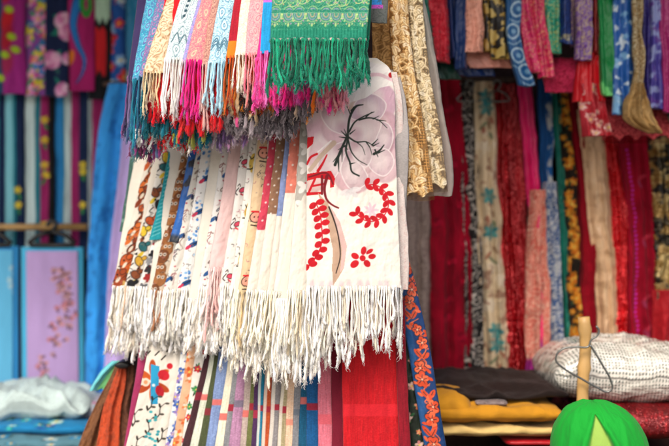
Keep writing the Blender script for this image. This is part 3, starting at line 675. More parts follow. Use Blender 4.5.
mid(176, 184, 140, 155, 288, motifs('f0eee8', birdleaf, 9, 43), 'white scarf with black and grey star leaves', L=44)
mid(182, 190, 153, 168, 292, motifs('e8d8c2', owl, 9.5, 44, .25), 'tan brown scarf crowded with round eyed owl shapes', L=42, cols=WHITE+['9a6a4a'])
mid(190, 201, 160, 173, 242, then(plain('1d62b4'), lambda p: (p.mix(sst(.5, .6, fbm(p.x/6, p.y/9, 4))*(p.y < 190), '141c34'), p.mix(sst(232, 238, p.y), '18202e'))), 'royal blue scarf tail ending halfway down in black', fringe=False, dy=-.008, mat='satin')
mid(197, 205, 166, 180, 292, motifs('f4f0e6', loopy, 21, 45), 'ivory scarf with small brown scribbled loops', L=46)
mid(202, 226, 178, 200, 290, motifs('f3f3f0', spray, 17, 46, .3), 'white scarf with blue blossom sprays and little fish', L=46)
mid(222, 233, 199, 208, 288, motifs('f5f3ee', loopy, 23, 47), 'off white scarf with thin dark squiggles beside the blush one', L=46)
mid(229, 243, 206, 223, 270, plain('f3cfcc', .05), 'plain blush pink scarf with pink fringe', L=54, cols=['f0b0ae', 'f4c4c0', 'eca09e', 'f6d4ce'])
mid(241, 251, 221, 233, 286, motifs('f6f1ea', kitty, 23, 48, ys=(128, 162, 190, 224, 276)), 'white scarf with small pink and black kitten motifs', L=48)
mid(249, 260, 231, 243, 288, motifs('f7f3ea', ochre, 30, 49, ys=(126, 165, 214, 262)), 'white scarf with ochre brush strokes', L=50, cols=CREAM)
mid(257, 269, 240, 250, 292, motifs('eccfa6', face, 37, 50, ys=(153, 217, 281)), 'peach scarf with round pink cartoon faces', L=46, cols=['f0d8b0', 'e8c898', 'f4e6cc'])
mid(268, 277, 248, 258, 292, dots('d8475e', 'f4e0dc', 9, 1, below=(230, 'f4ede0'), seed=51), 'rose red polka dot scarf with plain cream lower half', L=52, cols=CREAM)
mid(275, 286, 258, 269, 292, dots('9a7258', 'f0e6dc', 7, .9, below=(214, 'f6efe2'), seed=52), 'cocoa brown pin dot scarf with plain cream lower half', L=56, cols=CREAM)
mid(284, 291, 268, 276, 292, dots('8a9ccc', 'a8b8dc', 8, .9, below=(216, 'f4ece0'), seed=53), 'periwinkle edged scarf with plain cream lower half', L=56, cols=CREAM)
mid(289, 300, 275, 288, 293, dots('f08a76', 'fbe8dc', 10, 1.1, below=(193, 'f7f1e6'), seed=54), 'coral polka dot scarf with plain cream lower half', L=58, cols=CREAM)
def greyleaf(p):
    p.fill('bdb9b0')
    for y in range(110, 215, 19):
        x = p.w*.45
        for a in (-.6, .5, 2.2, 3.6): p.leaf(x, y, x+8*math.cos(a), y+9*math.sin(a), 2.6, 'f4f0ea')
        p.ell(x+1, y-3, .9, .9, 0, 'c83a4a'); p.ell(x+4, y-3, .9, .9, 0, '6a2a34')
    e = sst(-1, 1, p.y-(200+7*np.sin(p.x*.5))); p.mix(e, 'f5efe3')
mid(299, 315, 288, 309, 292, greyleaf, 'stone grey scarf with white leaves above a plain cream end', L=58, cols=CREAM, ov=.15)
def hero(p):
    p.x = p.X; x, y = p.x, p.y
    p.fill('f6f2e6')
    n = fbm(x/9, y/9, 61); p.mix(.4*sst(.55, .68, n)*(y > 150), 'f2dcdc'); n = fbm(x/8, y/10, 64); p.mix(.3*sst(.55, .7, n)*(y > 190), 'd8e6d8')
    # the big pale rose
    for cx, cy, rx, ry, a, c, e in ((320, 120, 27, 18, -.5, 'dfb9c4', 'd9b4c0'), (380, 102, 17, 19, 0, 'd9b2c4', 'd4b0c2'), (327, 152, 17, 25, .35, 'e2c2c8', 'dcb8bc'), (318, 178, 10, 16, .5, 'e6c8c2', 'd8b4ac'),
                                 (386, 160, 17, 23, .15, 'e0c0c6', 'd4b2b8'), (353, 175, 20, 19, .2, 'dcb6bc', 'd0aeb0'), (385, 132, 16, 20, .2, 'd4aab8', 'ccaab6'), (344, 126, 23, 19, -.4, 'e4c0c8', 'd8b6bc'),
                                 (374, 168, 19, 14, -.5, 'e2c4c8', 'd2b0b4'), (368, 128, 19, 12, -.35, 'ead0d0', 'c69a9e'), (381, 146, 12, 17, .3, 'dcb8c2', 'be929e'), (361, 158, 15, 17, -.4, 'ecd2d2', 'c8a0a4'),
                                 (372, 150, 9, 12, .2, 'd6aeb8', 'b88c98'), (360, 105, 13, 5, -.3, 'd2b6a2', 'c4a692')):
        p.ell(cx, cy, rx, ry, a, tuple(rgb(e)*.93), soft=1.2, k=.95); p.ell(cx-.6, cy-.8, rx-1.4, ry-1.4, a, c, soft=5., k=.97); p.ell(cx-.3*rx, cy-.35*ry, rx*.5, ry*.4, a, 'f6e8e6', soft=5., k=.7)
    q = fbm(x/16, y/8, 66); m = sst(.86, 1., np.abs(np.sin(q*13)))*sst(94, 102, y)*(1-sst(176, 188, y)); p.mix(.35*sst(.55, .75, fbm(x/7, y/16, 68))*sst(94, 104, y)*(1-sst(170, 190, y)), 'd6b2ba')
    def petal(pts, c, rim, core):
        P = np.array(pts+[pts[0], pts[1]], float); P = interp_rows(P, 60, True)[0][:52]; cen = P.mean(0); p.poly(P, c)
        r_ = np.abs(P-cen).max(0); p.ell(cen[0], cen[1], r_[0]*.55, r_[1]*.6, 0, 'f4e4e2', soft=5., k=.75); p.ell(347*.45+cen[0]*.55, 137*.45+cen[1]*.55, 5, 5, 0, core, soft=5., k=.55)
        p.line([tuple(q) for q in P], 1.1, rim, .75, False)
    for a in (([(346, 136), (330, 129), (321, 112), (337, 101), (350, 115)], 'd4bcc4'), ([(351, 118), (356, 102), (372, 94), (386, 104), (378, 120), (362, 121)], 'ccb4c0'), ([(345, 141), (327, 149), (318, 168), (331, 180), (342, 164)], 'dac2c6'),
              ([(374, 146), (386, 152), (393, 138), (388, 124), (379, 121), (376, 132)], 'cab0ba'), ([(368, 150), (370, 168), (384, 176), (394, 162), (388, 150), (378, 148)], 'd6bcc2'), ([(347, 150), (341, 172), (353, 190), (368, 181), (362, 166)], 'd2b8bc'),
              ([(348, 137), (353, 123), (367, 118), (381, 122), (378, 134), (373, 143), (360, 143)], 'dec8ca'), ([(349, 141), (354, 158), (366, 167), (372, 156), (368, 144), (358, 142)], 'dcc6c8')):
        petal(list(a[0]), a[1], 'f8eeec', 'b9909c')
    p.poly([(355, 60), (392, 66), (396, 84), (380, 88), (366, 98), (349, 103), (340, 95)], 'f6f1ec'); p.line([(364, 76), (380, 75), (392, 80)], (4, 3), 'eac8d0')
    p.ell(391, 75, 2.6, 2.6, .4, 'cc1f28')
    G = '28322c'
    for pts, w in (([(348, 138), (348, 129), (350, 117), (354, 108)], (2.4, 3.)), ([(352, 111), (357, 106), (363, 105)], (3.6, 1.2)), ([(351, 116), (347, 107)], (1.8, .6)), ([(349, 132), (355, 122), (363, 117), (374, 112)], (2.2, 1.)),
                   ([(359, 120), (369, 118), (378, 120), (387, 128)], (2.2, .7)), ([(366, 117), (372, 112)], (1.8, .5)), ([(377, 120), (386, 121)], (1.6, .5)), ([(373, 119), (379, 116)], (1.4, .4)),
                   ([(348, 137), (356, 142), (366, 142), (374, 146)], (2.2, .9)), ([(372, 145), (378, 139)], (2., .5)), ([(373, 146), (379, 143)], (1.6, .5)), ([(366, 142), (370, 148), (372, 155)], (1.6, .6)),
                   ([(374, 154), (379, 151), (384, 145)], (3.2, 1.2)), ([(378, 153), (385, 150)], (1.8, .5)), ([(375, 150), (378, 157)], (2., .7)), ([(347, 137), (341, 150), (335, 165)], (2.6, 3.6)), ([(340, 154), (333, 162)], (2.4, .6)), ([(338, 158), (339, 172)], (2.8, .6)), ([(342, 150), (342, 162)], (2., .5)),
                   ([(348, 138), (346, 152), (350, 163), (352, 172), (359, 176)], (2.4, 2.)), ([(350, 164), (355, 163)], (2., .6)), ([(348, 140), (352, 153), (358, 160), (367, 165)], (2.2, .7)), ([(347, 137), (341, 131)], (2.2, .6)), ([(346, 138), (339, 137)], (2., .5)), ([(347, 136), (344, 129)], (1.6, .5)),
                   ([(350, 134), (355, 130)], (1.8, .6)), ([(345, 146), (338, 150)], (1.8, .5)), ([(356, 142), (362, 147), (365, 155)], (1.2, .5)), ([(344, 146), (348, 150)], (1.6, .5))):
        p.line(pts, (w[0]*.85, w[1]*.8), G)
    R, Mr, T = 'cc1624', '7d1822', 'c9a88f'
    p.line([(334, 143), (322, 155), (310, 170)], (5, 4), 'c8b09c'); p.line([(331, 141), (318, 152)], 1.2, 'f4efe8')
    p.poly([(307, 137.5), (314, 136.5), (313, 144), (307, 149)], R); p.line([(307, 164), (311, 157), (317, 154)], 2.2, R); p.line([(327, 155), (323, 163), (318, 171)], (1.2, 3.), R)
    p.poly([(307, 174), (322, 171.5), (331, 171), (335, 178), (334, 187), (330, 188), (330, 180), (318, 178), (307, 181)], R); p.line([(309, 177), (328, 174), (333, 184)], 1.6, Mr)
    p.line([(309, 192), (315, 179)], 2.2, R); p.line([(307, 194), (322, 193)], (3.4, 2.4), R); p.line([(313, 186), (324, 184)], 2., R); p.line([(322, 176), (322, 194)], 2.2, Mr)
    p.poly([(318, 193), (328, 203), (337, 222), (346, 246), (344, 268), (333, 286), (332, 268), (333, 250), (327, 222)], T)
    p.poly([(330, 205), (340, 222), (347, 246), (344, 268), (340, 272), (342, 250), (337, 228)], 'e0bcb4')
    p.line([(327, 176), (324.5, 190), (327, 200), (334, 206), (338.5, 208)], (3.2, 1.6), Mr)
    p.line([(329, 207), (335, 223), (339, 240), (340, 258), (336, 273)], (1.5, .9), '241c1c')
    br = np.array([(316, 203), (320, 213), (321.5, 225), (322, 240), (318, 254), (309, 265)], float)
    p.line(br, 1.1, R)
    tt = np.linspace(0, 1, 9); bx = np.interp(tt, np.linspace(0, 1, 6), br[:, 0]); by = np.interp(tt, np.linspace(0, 1, 6), br[:, 1])
    for j in range(9):
        for sd in (-1, 1): p.leaf(bx[j], by[j], bx[j]+sd*7.4+1, by[j]+(5. if sd < 0 else -2.5)+.5, 3., R)
    c0, r0 = (371, 203), 17.5
    for j in range(11):
        t = math.radians(-108+j*25); bx_, by_ = c0[0]+r0*math.cos(t), c0[1]+(r0+1)*math.sin(t)
        for sd in (-.85, .8): p.leaf(bx_, by_, bx_+8.4*math.cos(t+1.57+sd), by_+8.4*math.sin(t+1.57+sd), 2.5, R)
    p.line([(c0[0]+r0*math.cos(math.radians(-108+j*25)), c0[1]+(r0+1)*math.sin(math.radians(-108+j*25))) for j in range(11)], 1., R)
    for j in range(9): p.ell(312+j*9.5+2*math.sin(j*3), 285, 2.6, 5, 0, 'e6ccd0', soft=1.5, k=.8)
    for j in range(7): p.leaf(371, 210, 371+8*math.cos(j*.9), 210+8*math.sin(j*.9), 1.4, 'ecc6d2', .9)
    for x_, y_, rx, ry, a in ((354.5, 264, 4.6, 3.4, 2.5), (355, 256, 4., 3., .5), (363.5, 250.5, 4.2, 2.7, 1.8), (369.5, 251.5, 4, 1.9, -.6), (372, 256.5, 3.8, 2.6, -.2), (367, 263.5, 4, 3, .9)): p.ell(x_, y_, rx, ry, a, R)
    p.ell(362.5, 258, 3, 3, 0, R)
    for a in (.2, 1.1, 2.2, 3.0): p.leaf(350, 190, 350+11*math.cos(a-.3), 190+11*math.sin(a-.3), 2.6, 'e2dede', .8)
cloth('printed_scarf', 'scarf', 'wide white scarf printed with a big pale pink rose and red leaves', [(58, 330, 377, .05), (66, 318, 388, .012), (80, 309, 392.5, .0), (140, 307, 395, 0), (215, 306.5, 398.5, 0), (288, 306, 401, -.005)],
      hero, 'cotton', -.012, MG, th=5, res=.45, crease=.55, wob=.3, hemj=.6, folds=1.1, amp=1.1,
      fringe=[fr(56, ['f6f1e6', 'f2e8d6', 'faf7f0', 'eadcc4'], rows=2, dens=2.15, r=.87, sway=1.6, tl=6.5, tuft=4, lean=0, x1=.9, jit=.16), fr(30, ['f6f1e6', 'faf7f0'], rows=1, dens=3, r=.7, x0=.9, x1=1., lean=.02)])
cloth('printed_scarf', 'scarf', 'pale pink speckled scarf folded behind the right edge of the rose scarf', [(72, 380, 397, .02), (90, 384, 401), (180, 388, 403.5), (270, 390, 409), (290, 393, 408)],
      then(plain('eadcd6'), lambda p: p.mix(.5*sst(.6, .7, fbm(p.x/1.3, p.y/2., 5)), 'd8a8a4')), 'linen', .022, MG, th=4, res=.7, fringe=fr(58, ['f6f1e6', 'faf7f0'], rows=2, r=.9, dens=3, tl=8, x1=.7))
cloth('printed_scarf', 'scarf', 'thin grey and white scarf edge showing beside the lace shawls', [(70, 384, 398, .02), (84, 386, 402), (250, 390, 405)], plain('b4aeac'), 'linen', .045, MG, th=4, res=1.)
# second, lower row of fringes: scarves underneath
def mid2(x0, x1, yb, L, cols, label, dy=.03, **k):
    Y = Ym((x0+x1)/2)+dy
    return cloth('printed_scarf', 'scarf', label, [(95, x0+32, x1+32, .02), (yb, x0, x1, -.005)], plain('efe8da', .05), 'cotton', Y, 'plain under scarves of the middle rail', th=3, res=1., yaw=-.3, hemj=.3,
                 fringe=fr(L, cols, **dict(dict(rows=3, tuft=5, tl=7, r=.93, dens=2.3, sway=1.5, lean=-.05, jit=.12), **k)))
mid2(112, 150, 296, 54, ['efe4d2', 'f8f0e2', 'e2d2bc', 'faf4e8'], 'greyish white under scarf whose thick fringe hangs lowest on the left')
mid2(146, 192, 300, 46, ['f8f0e2', 'efe6d4', 'fdf8ee'], 'white under scarf fringe below the owl and ivory scarves')
mid2(188, 236, 300, 52, ['faf3e6', 'f3e9d8', 'fdf8ee'], 'white under scarf fringe below the blossom and blush scarves')
mid2(232, 282, 300, 66, ['faf0dc', 'fdf6e8', 'f4e6cc'], 'cream under scarf fringe below the polka dot scarves')
mid2(276, 324, 300, 74, ['fdf7ea', 'faf0dc', 'fffbf2'], 'white under scarf with the longest tassels, left of the red cloth')
mid2(318, 362, 296, 66, ['fdf7ea', 'faf0dc', 'fffbf2'], 'white under scarf fringe in front of the red cloth', .02, rows=1)

# ------------------------------------------------------------------ BOTTOM TIER: checked and striped wool scarves
BG = 'striped scarves fanned on the bottom rail'
def Yb(px): return .05+max(0., (400-px)*.00095)
def low(xa, xb, xc, xd, pat, label, mat='linen', dy=0, ov=.3, yt=300, name='striped_scarf', grp=BG, **k):
    """edges given at py 350 (xa, xb) and py 446 (xc, xd)"""
    Y = Yb((xa+xd)/2)+dy; f = lambda a, c, y: a+(c-a)*(y-350)/96
    kw = dict(th=4, res=.6, wob=.35, crease=.35); kw.update(k)
    return cloth(name, 'scarf', label, [(yt, f(xa, xc, yt+15), f(xb, xd, yt+15), .02), (350, xa, xb), (446, xc, xd), (505, f(xa, xc, 505), f(xb, xd, 505))], pat, mat, Y, grp, ov=ov, **kw)
def bigflower(p):
    p.x = p.X; p.fill('f1eadd')
    for j in range(6): p.ell(153+10.*math.cos(j*1.05+.5), 381+13*math.sin(j*1.05+.5), 8.5, 3.6, j*1.05+.5, ('b5481a', 'c85a1e')[j % 2])
    p.ell(146, 382, 4.2, 4.2, 0, 'f6d8c0'); p.ell(146, 382, 2., 2., 0, 'e89a6a')
    p.poly([(151, 364), (160, 366), (158, 404), (151, 404)], '2aa0cf'); p.ell(154, 385, 1.6, 1.6, 0, 'dff0f4')
    p.ell(164, 375, 6, 5, .6, 'cc2030'); p.ell(160, 391, 6, 4, 1.2, 'b81c2c'); p.ell(170, 366, 3, 3, 0, 'cc2030')
    g = np.random.default_rng(3)
    for j in range(8):
        x0, y0 = 130+(j % 3)*13+g.random()*6, 402+j*8; a = g.uniform(-1.2, -.5)
        pts = [(x0, y0), (x0+5*math.cos(a), y0+5*math.sin(a)), (x0+11*math.cos(a-.3), y0+11*math.sin(a-.3)), (x0+17*math.cos(a-.15), y0+17*math.sin(a-.15))]; p.line(pts, (1.3, .5), '2a2622')
        for q in range(4): bx, by = pts[min(q, 3)]; p.leaf(bx, by, bx+5*math.cos(a+(.9 if q % 2 else -.9)), by+5*math.sin(a+(.9 if q % 2 else -.9)), 1.1, ('2a2622', '4a443c')[q % 2])
    for j in range(14): p.ell(146+g.random()*14, 408+g.random()*40, 1.8, 1.4, 0, ('2f9aa8', '3fb0b8')[j % 2])
    for j in range(14): x0, y0 = 140+g.random()*36, 340+g.random()*20; p.line([(x0, y0), (x0+4, y0-4)], 1.4, '2a2420')
low(139, 146, 124, 129, plain('b03868'), 'magenta edged scarf between the brown bunch and the floral one', dy=.03)
low(148, 186, 126, 168, bigflower, 'white scarf with one large orange flower and blue and red petals', 'cotton', ov=.1, name='printed_scarf', res=.5)
low(181, 190, 165, 174, floral('eef0ee', [['3f5fb0', '6a8ad0'], ['9a7fc4', 'b8a4d8']], ('1f3f8a', '5a78b8'), 24, 4, 71), 'white scarf with small blue and violet flowers', 'cotton', name='printed_scarf')
low(187, 197, 172, 183, floral('e8b892', [['f0e0d0', 'e87a4a'], ['e8845a', 'd8602a']], ('c88a5a',), 16, 5, 72), 'peach scarf with white and orange flowers', 'cotton', name='printed_scarf')
low(195, 209, 181, 189, floral('f0ece2', [['cc2434', 'd83a44'], ['2f8a4a', '4fa060']], ('26352a', '2f7a40'), 18, 4, 73), 'white scarf with scattered red birds and green leaves', 'cotton', name='printed_scarf')
RB, CB = 'a8263a', 'e0716a'
ST = [(206, 214, 182, 191, '43262c', [(392, 400, '8a2238')], 'dark maroon brown scarf, leftmost of the striped row'), (211, 217, 190, 199, 'd6dcc8', [(394, 400, CB)], 'pale sage scarf with a coral band beside the maroon one'),
      (215, 222, 198, 207, '4a5236', [(408, 415, '8a2a38')], 'dark olive scarf with a wine coloured band'), (219, 229, 206, 215, '7f95c4', [(399, 405, CB)], 'periwinkle blue scarf with a coral band'),
      (229, 237, 215, 225, 'efe6cc', [(413, 420, CB)], 'buttery cream scarf with a coral band'), (235, 243, 223, 231, '84868a', [(404, 411, RB)], 'mid grey scarf with a crimson band between cream and mauve'),
      (240, 249, 229, 240, 'b184a4', [(400, 407, '7d7488')], 'mauve pink scarf with a slate band'), (247, 256, 240, 248, 'b7a59c', [(410, 417, CB)], 'taupe grey scarf with a coral band'),
      (253, 258, 246, 252, '6a7040', [(403, 410, RB)], 'thin olive green scarf with a crimson band'), (256, 262, 251, 257, '4a2c54', [(410, 418, 'b0304a')], 'deep purple scarf with a red band'),
      (260, 267, 256, 263, '1c7898', [(405, 411, RB)], 'ocean blue scarf beside the rust one'), (266, 274, 261, 270, 'b8502a', [(406, 412, RB)], 'rust orange scarf with pale edges'),
      (274, 284, 268, 278, '8a8688', [(404, 410, RB)], 'ash grey scarf with a crimson band, right of the rust one'), (283, 291, 277, 286, 'a89c78', [(406, 413, RB)], 'khaki and white striped scarf'),
      (289, 298, 285, 293, 'eec8a8', [(419, 425, 'f09a84')], 'pale peach scarf with a salmon band'), (296, 304, 292, 299, '87898e', [(409, 415, '6f7a86')], 'cool grey scarf right of the peach one'),
      (302, 309, 298, 306, '17587a', [(397, 404, CB)], 'dark petrol blue scarf with a coral band'), (307, 319, 306, 319, '1a5a92', [(403, 410, RB)], 'strong blue scarf with a crimson band, left of the pink one'),
      (318, 333, 318, 334, 'e2788a', [(414, 424, 'ee6a78')], 'rose pink linen scarf left of the dark crimson one')]
for j, (a, b, c, d, colr, bands, lab) in enumerate(ST):
    pt = band(colr, bands, .12, tuple(np.clip(rgb(colr)*1.35+.05, 0, 1)))
    if 'khaki' in lab or 'rust' in lab: pt = then(pt, lambda p: p.mix((1-sst(.16, .22, np.abs(p.u-.22)))*.85, 'efe6d8'))
    low(a, b, c, d, pt, lab)
low(331, 345, 332, 345, band('7a1428', [(300, 520, '7f1730')], .15, '9a2a3c'), 'dark crimson scarf beside the scarlet cloth')
low(342, 398, 343, 403, then(band('c8141f', [(404, 416, 'dc2430')], .12, 'e0383c'), lambda p: p.mix(.3*sst(.6, .85, vn(p.x*.25, p.y*.01, 7)), 'a00e1c')), 'broad scarlet red linen scarf under the long white tassels', ov=.05, folds=2.3, amp=.7)
low(396, 404, 399, 408, band('8a0f22', [], .15, 'a01c30'), 'deep red folded edge right of the scarlet scarf', dy=.012)
def vinefl(p):
    g = np.random.default_rng(5); p.fill('16396e'); p.mix(.45*(1-sst(.08, .26, np.abs(p.u-.16))), '3a7ab8'); O, O2, K = 'd24a28', 'e66a44', '101a2a'
    y = p.y0+4; j = 0
    while y < p.y1:
        m = p.w*(.56+.16*math.sin(j*1.3)); r = 5.4*g.uniform(.8, 1.2); a0 = g.uniform(0, 6.3)
        p.line([(m+3, y-11), (m+7*math.sin(j), y-5), (m, y+1), (m-6*math.cos(j*1.7), y+6)], (.8, 1.8), O2)
        if j % 3 != 1:
            for k in range(5): a = k*1.256+a0; p.ell(m+r*.62*math.cos(a), y+r*.85*math.sin(a), r*.56+.6, r*.5+.6, a, K)
            for k in range(5): a = k*1.256+a0; p.ell(m+r*.62*math.cos(a), y+r*.85*math.sin(a), r*.56, r*.5, a, (O, O2)[k % 2]); p.line([(m, y), (m+r*.8*math.cos(a), y+r*.8*math.sin(a))], (.9, .4), K)
            p.ell(m, y, 1.1, 1.1, 0, 'f0b090')
        else:
            for sx in (-1, 1): p.leaf(m, y+4, m+sx*7, y-7*g.random(), 2.5, O); p.line([(m, y+4), (m+sx*5, y-3)], .5, K)
            t = np.linspace(0, 4.6, 9); p.line([(m+(5-q)*math.cos(q+a0), y+9+(5-q)*math.sin(q+a0)) for q in t], (1.7, .6), O)
        for k in range(2): b = g.uniform(0, 6.3); p.leaf(m+6*math.cos(b), y+7*math.sin(b), m+11*math.cos(b+.4), y+12*math.sin(b+.4), 1.6, (O, O2)[k])
        y += 13*g.uniform(.85, 1.2); j += 1
cloth('embroidered_shawl', 'shawl', 'blue shawl embroidered with orange flowers, hanging right of the white scarf', [(262, 395, 410, .01), (290, 398, 417), (350, 408, 430), (446, 424, 446), (505, 433, 455)], vinefl, 'satin', .10, None, th=6, res=.55, crease=.5, wob=.4)
def roses(p): floral('1d2a20', [['e8a8a0', 'f0c8bc'], ['e07a50', 'f0a080'], ['efc4b8', 'd88a8a']], ('2f6a3a', '245a34'), 24, 4.5, 75)(p)
cloth('embroidered_shawl', 'shawl', 'dark shawl with pink rosebuds between red and blue cloth', [(270, 394, 408, .01), (350, 402, 412), (446, 407, 428), (505, 409, 432)], roses, 'satin', .125, None, th=5, res=.6)
# ------------------------------------------------------------------ lace shawls right of the rose scarf
LG = 'lace shawls behind the rose scarf'
cloth('lace_shawl', 'shawl', 'brown gold lace shawl, darkest of the lace group', [(-34, 372, 394), (60, 372, 398), (110, 374, 400), (182, 392, 404)], lacefloral('9a703c', ['c89a5c', 'b88a4c'], '7e5a2e', 81, 50, 10, .3), 'lace', .075, LG, th=4, res=.7, folds=1.5, amp=1.5, crease=.7)
cloth('lace_shawl', 'shawl', 'bright golden lace shawl with a rounded fold and cut out hem', [(-34, 386, 404), (60, 392, 411), (140, 398, 424), (200, 406, 432)], lacefloral('c8985a', ['f6dcaa', 'ecc88c', 'fae8c4'], 'a87840', 82, 62, 9, .75, 5), 'lace', .06, LG, th=9, res=.6, folds=1.6, amp=2.8, crease=.9, ov=.1)
cloth('lace_shawl', 'shawl', 'pale olive gold lace shawl with scalloped hem under grey organza', [(-34, 402, 420), (60, 408, 428), (140, 418, 442), (192, 426, 448)], lacefloral('b8a07a', ['ecdcb8', 'dcc8a0', 'f2e6cc'], '94805a', 83, 62, 8.5, .75, 6), 'lace', .085, LG, th=4, res=.7, folds=1.8, amp=2.2, crease=.8)
cloth('organza_scarf', 'scarf', 'sheer pale grey organza scarf flaring outward beside the lace', [(-34, 396, 418), (40, 402, 433), (120, 404, 445), (188, 402, 453), (196, 404, 452)], plain('b9b2ac', .1), 'sheer', .10, LG, th=1.6, res=.8, folds=2.4, amp=2.2, crease=.7)
cloth('embroidered_shawl', 'shawl', 'grey shawl with blue and violet bands, its corner showing at the top edge', [(-34, 362, 388, .0), (12, 368, 388), (23, 371, 387)],
      then(plain('5c605e'), lambda p: (p.mix((p.y < 8)*(p.u < .7)*1., '2f7fc8'), p.mix((p.y > 5)*(p.y < 9)*(p.u < .75)*1., 'b850b4'), p.mix(.5*sst(.6, .8, vn(p.x, p.y, 3)), '3a4440'))), 'wool', -.03, None, th=4, res=.6)

# ------------------------------------------------------------------ LEFT BACKGROUND
L1 = 'floral scarves on the upper left rail'; L2 = 'striped scarves on the lower left rail'
YL = 1.45
bk = tag(empty('hanging_rail', (-1.2, 1.5, 0)), 'rail', 'bamboo rods carrying the left scarves and the packaged shawls')
def bkp(o): o.parent = bk; o.location = Vector(o.location)-Vector((-1.2, 1.5, 0)); return o
bkp(rod('rail', [at(-60, -34, 1.5), at(150, -34, 1.5)], .012, 'bamboo')); bkp(rod('rail', [at(-60, 86, 1.58), at(112, 86, 1.58)], .012, 'bamboo')); bkp(rod('rail', [at(96, 84, 1.62), at(112, 84, 1.34), at(190, 84, 1.28)], .01, 'dark_wood'))
bkp(rod('rail', [at(-60, 227, 1.46), at(87, 227, 1.46)], .013, 'bamboo'))
bkp(rod('post', [(at(-62, 0, 1.5)[0], 1.52, 0), (at(-62, 0, 1.5)[0], 1.52, 2.42)], .02, 'dark_wood')); bkp(rod('post', [(at(92, 0, 1.52)[0], 1.56, 0), (at(92, 0, 1.52)[0], 1.56, 2.42)], .014, 'dark_wood'))
def left(x0, x1, yb, pat, label, mat='wool', dy=0, yt=-34, grp=L1, name='floral_scarf', **k):
    kw = dict(th=4, res=1.1, folds=.8, amp=1.2, crease=.8); kw.update(k)
    return cloth(name, 'scarf', label, [(yt, x0, x1), (yb*.5+yt*.5, x0, x1), (yb, x0, x1)], pat, mat, YL+dy, grp, **kw)
def limeflower(p):
    plain('a52a86', .1)(p); p.mix((1-sst(.18, .22, p.u)), '1c4a6a')
    for y, c in ((-10, 'c02030'), (20, 'c8202c'), (38, 'b01c34'), (62, 'a82a5a')): p.ell(11, y, 6, 13, .2, c, soft=2)
    for x, y in ((16, 37), (9, 55), (13, 10), (3, 78), (20, 50)): p.ell(x, y, 5, 3.6, .4, 'a8d02c', soft=1.5)
left(-30, -2, 96, plain('2a6a8a'), 'teal scarf cut by the left edge of the picture', dy=.02)
left(-3, 26, 94, limeflower, 'magenta scarf with lime green and red blotches')
left(25, 47, 95, floral('8a4a9c', [['e88ac4', 'f0b0d8'], ['2f6ab8', '4f8ad0'], ['f0a8d0', 'd860a8'], ['ecd83a', 'f4e060'], ['e05a7a', 'f090b0']], ('2a8a8a', '3aa06a'), 26, 7, 91), 'pink and yellow blossom scarf left of the navy rose one', dy=.012)
left(46, 69, 96, floral('16244a', [['e8a0cc', 'd070a8', 'f4c8e0'], ['d878b0', 'f0b4d4']], ('1f7a6a', '2a5a5a'), 7, 9.5, 92, kind='rose'), 'navy scarf with large pink roses')
def swoosh(p):
    plain('b0206c', .1)(p); pts = [(17, -20), (10, 5), (6, 24), (11, 45), (17, 60), (14, 75), (9, 83)]
    p.line(pts, (13, 1.5), '1a2a6a'); p.line(pts, (10.5, .6), '2a7fd0'); p.line([(18, -12), (15, 8), (19, 16), (22, 10), (22, -5)], (5, 4), '2f9a3a'); p.ell(3, 58, 4, 8, .3, 'e07a2a')
left(68, 95, 91, swoosh, 'magenta scarf with one long bright blue swoosh', dy=.008)
left(89, 111, 99, then(plain('16181e', .1), lambda p: (p.mix((1-sst(20, 23, p.y+3*np.sin(p.x))), 'b8dcc4'), p.mix(sst(27, 30, p.y+2*np.sin(p.x))*(1-sst(72, 76, p.y+3*np.sin(p.x*.7)))*(p.u < .8), 'd0242c'))), 'black scarf with mint top and broad red patch', dy=.02)
left(107, 126, 88, floral('2458a8', [['d8303a', 'e85048'], ['8ab4e0', 'd0e4f0'], ['d8303a', 'c02838']], ('1a3a7a', '6a9ad0'), 14, 7, 93), 'blue scarf with red and pale blue flowers', dy=.03)
left(121, 150, 92, then(plain('1f9ad4', .08), lambda p: (p.mix((p.y > 72)*(p.y < 80)*.9, 'dcecf0'), p.mix(.5*(p.y > 80), '6a8ab8'))), 'plain cyan scarf with a white band, nearest the shawl fan', 'satin', dy=.05)
A, W_, N_, T_, M_, K_, B_ = '86cfdc', 'd4ecec', '15284e', '1f7f90', 'a5286a', '121418', '2a86c8'
def yflow(x0, x1, ys, c='e6c82a'):
    def f(p):
        for j, y in enumerate(ys): p.flower((x0+x1)/2+2*math.sin(j*3), y, 3.8, [c, 'f0d850'], 5, j, None); p.leaf((x0+x1)/2, y+3, (x0+x1)/2+3*math.cos(j), y+10, 1.4, '3a8a4a')
    return f
def stripy(x0, x1, cols, label, fl=None, dy=0.):
    left(x0, x1, 260, then(stripes(cols), fl) if fl else stripes(cols), label, 'wool', dy+.08, 86, L2, 'striped_scarf', amp=.9, folds=1., res=1.3)
stripy(-26, 1, [(.3, B_), (.6, N_), (1, T_)], 'blue and teal striped scarf cut by the left picture edge')
stripy(-1, 25, [(.25, N_), (.56, A), (.66, T_), (1, N_)], 'navy scarf with one pale aqua stripe', yflow(14, 24, (190, 205)))
stripy(24, 41, [(.1, T_), (.68, W_), (1, T_)], 'teal scarf with a broad white stripe', None, .012)
stripy(39, 55, [(.12, T_), (.6, M_), (1, K_)], 'magenta and black striped scarf with yellow flowers', yflow(3, 9, (120, 140, 165, 175, 225)))
stripy(53, 73, [(.52, B_), (.62, T_), (1, W_)], 'bright blue and white striped scarf', None, .012)
stripy(71, 90, [(.42, M_), (.88, N_), (1, W_)], 'magenta and navy striped scarf with a yellow flower', yflow(8, 16, (165, 172, 205)))
stripy(88, 106, [(.22, W_), (.8, M_), (1, N_)], 'magenta scarf with a white edge, rightmost of the striped ones', None, .012)
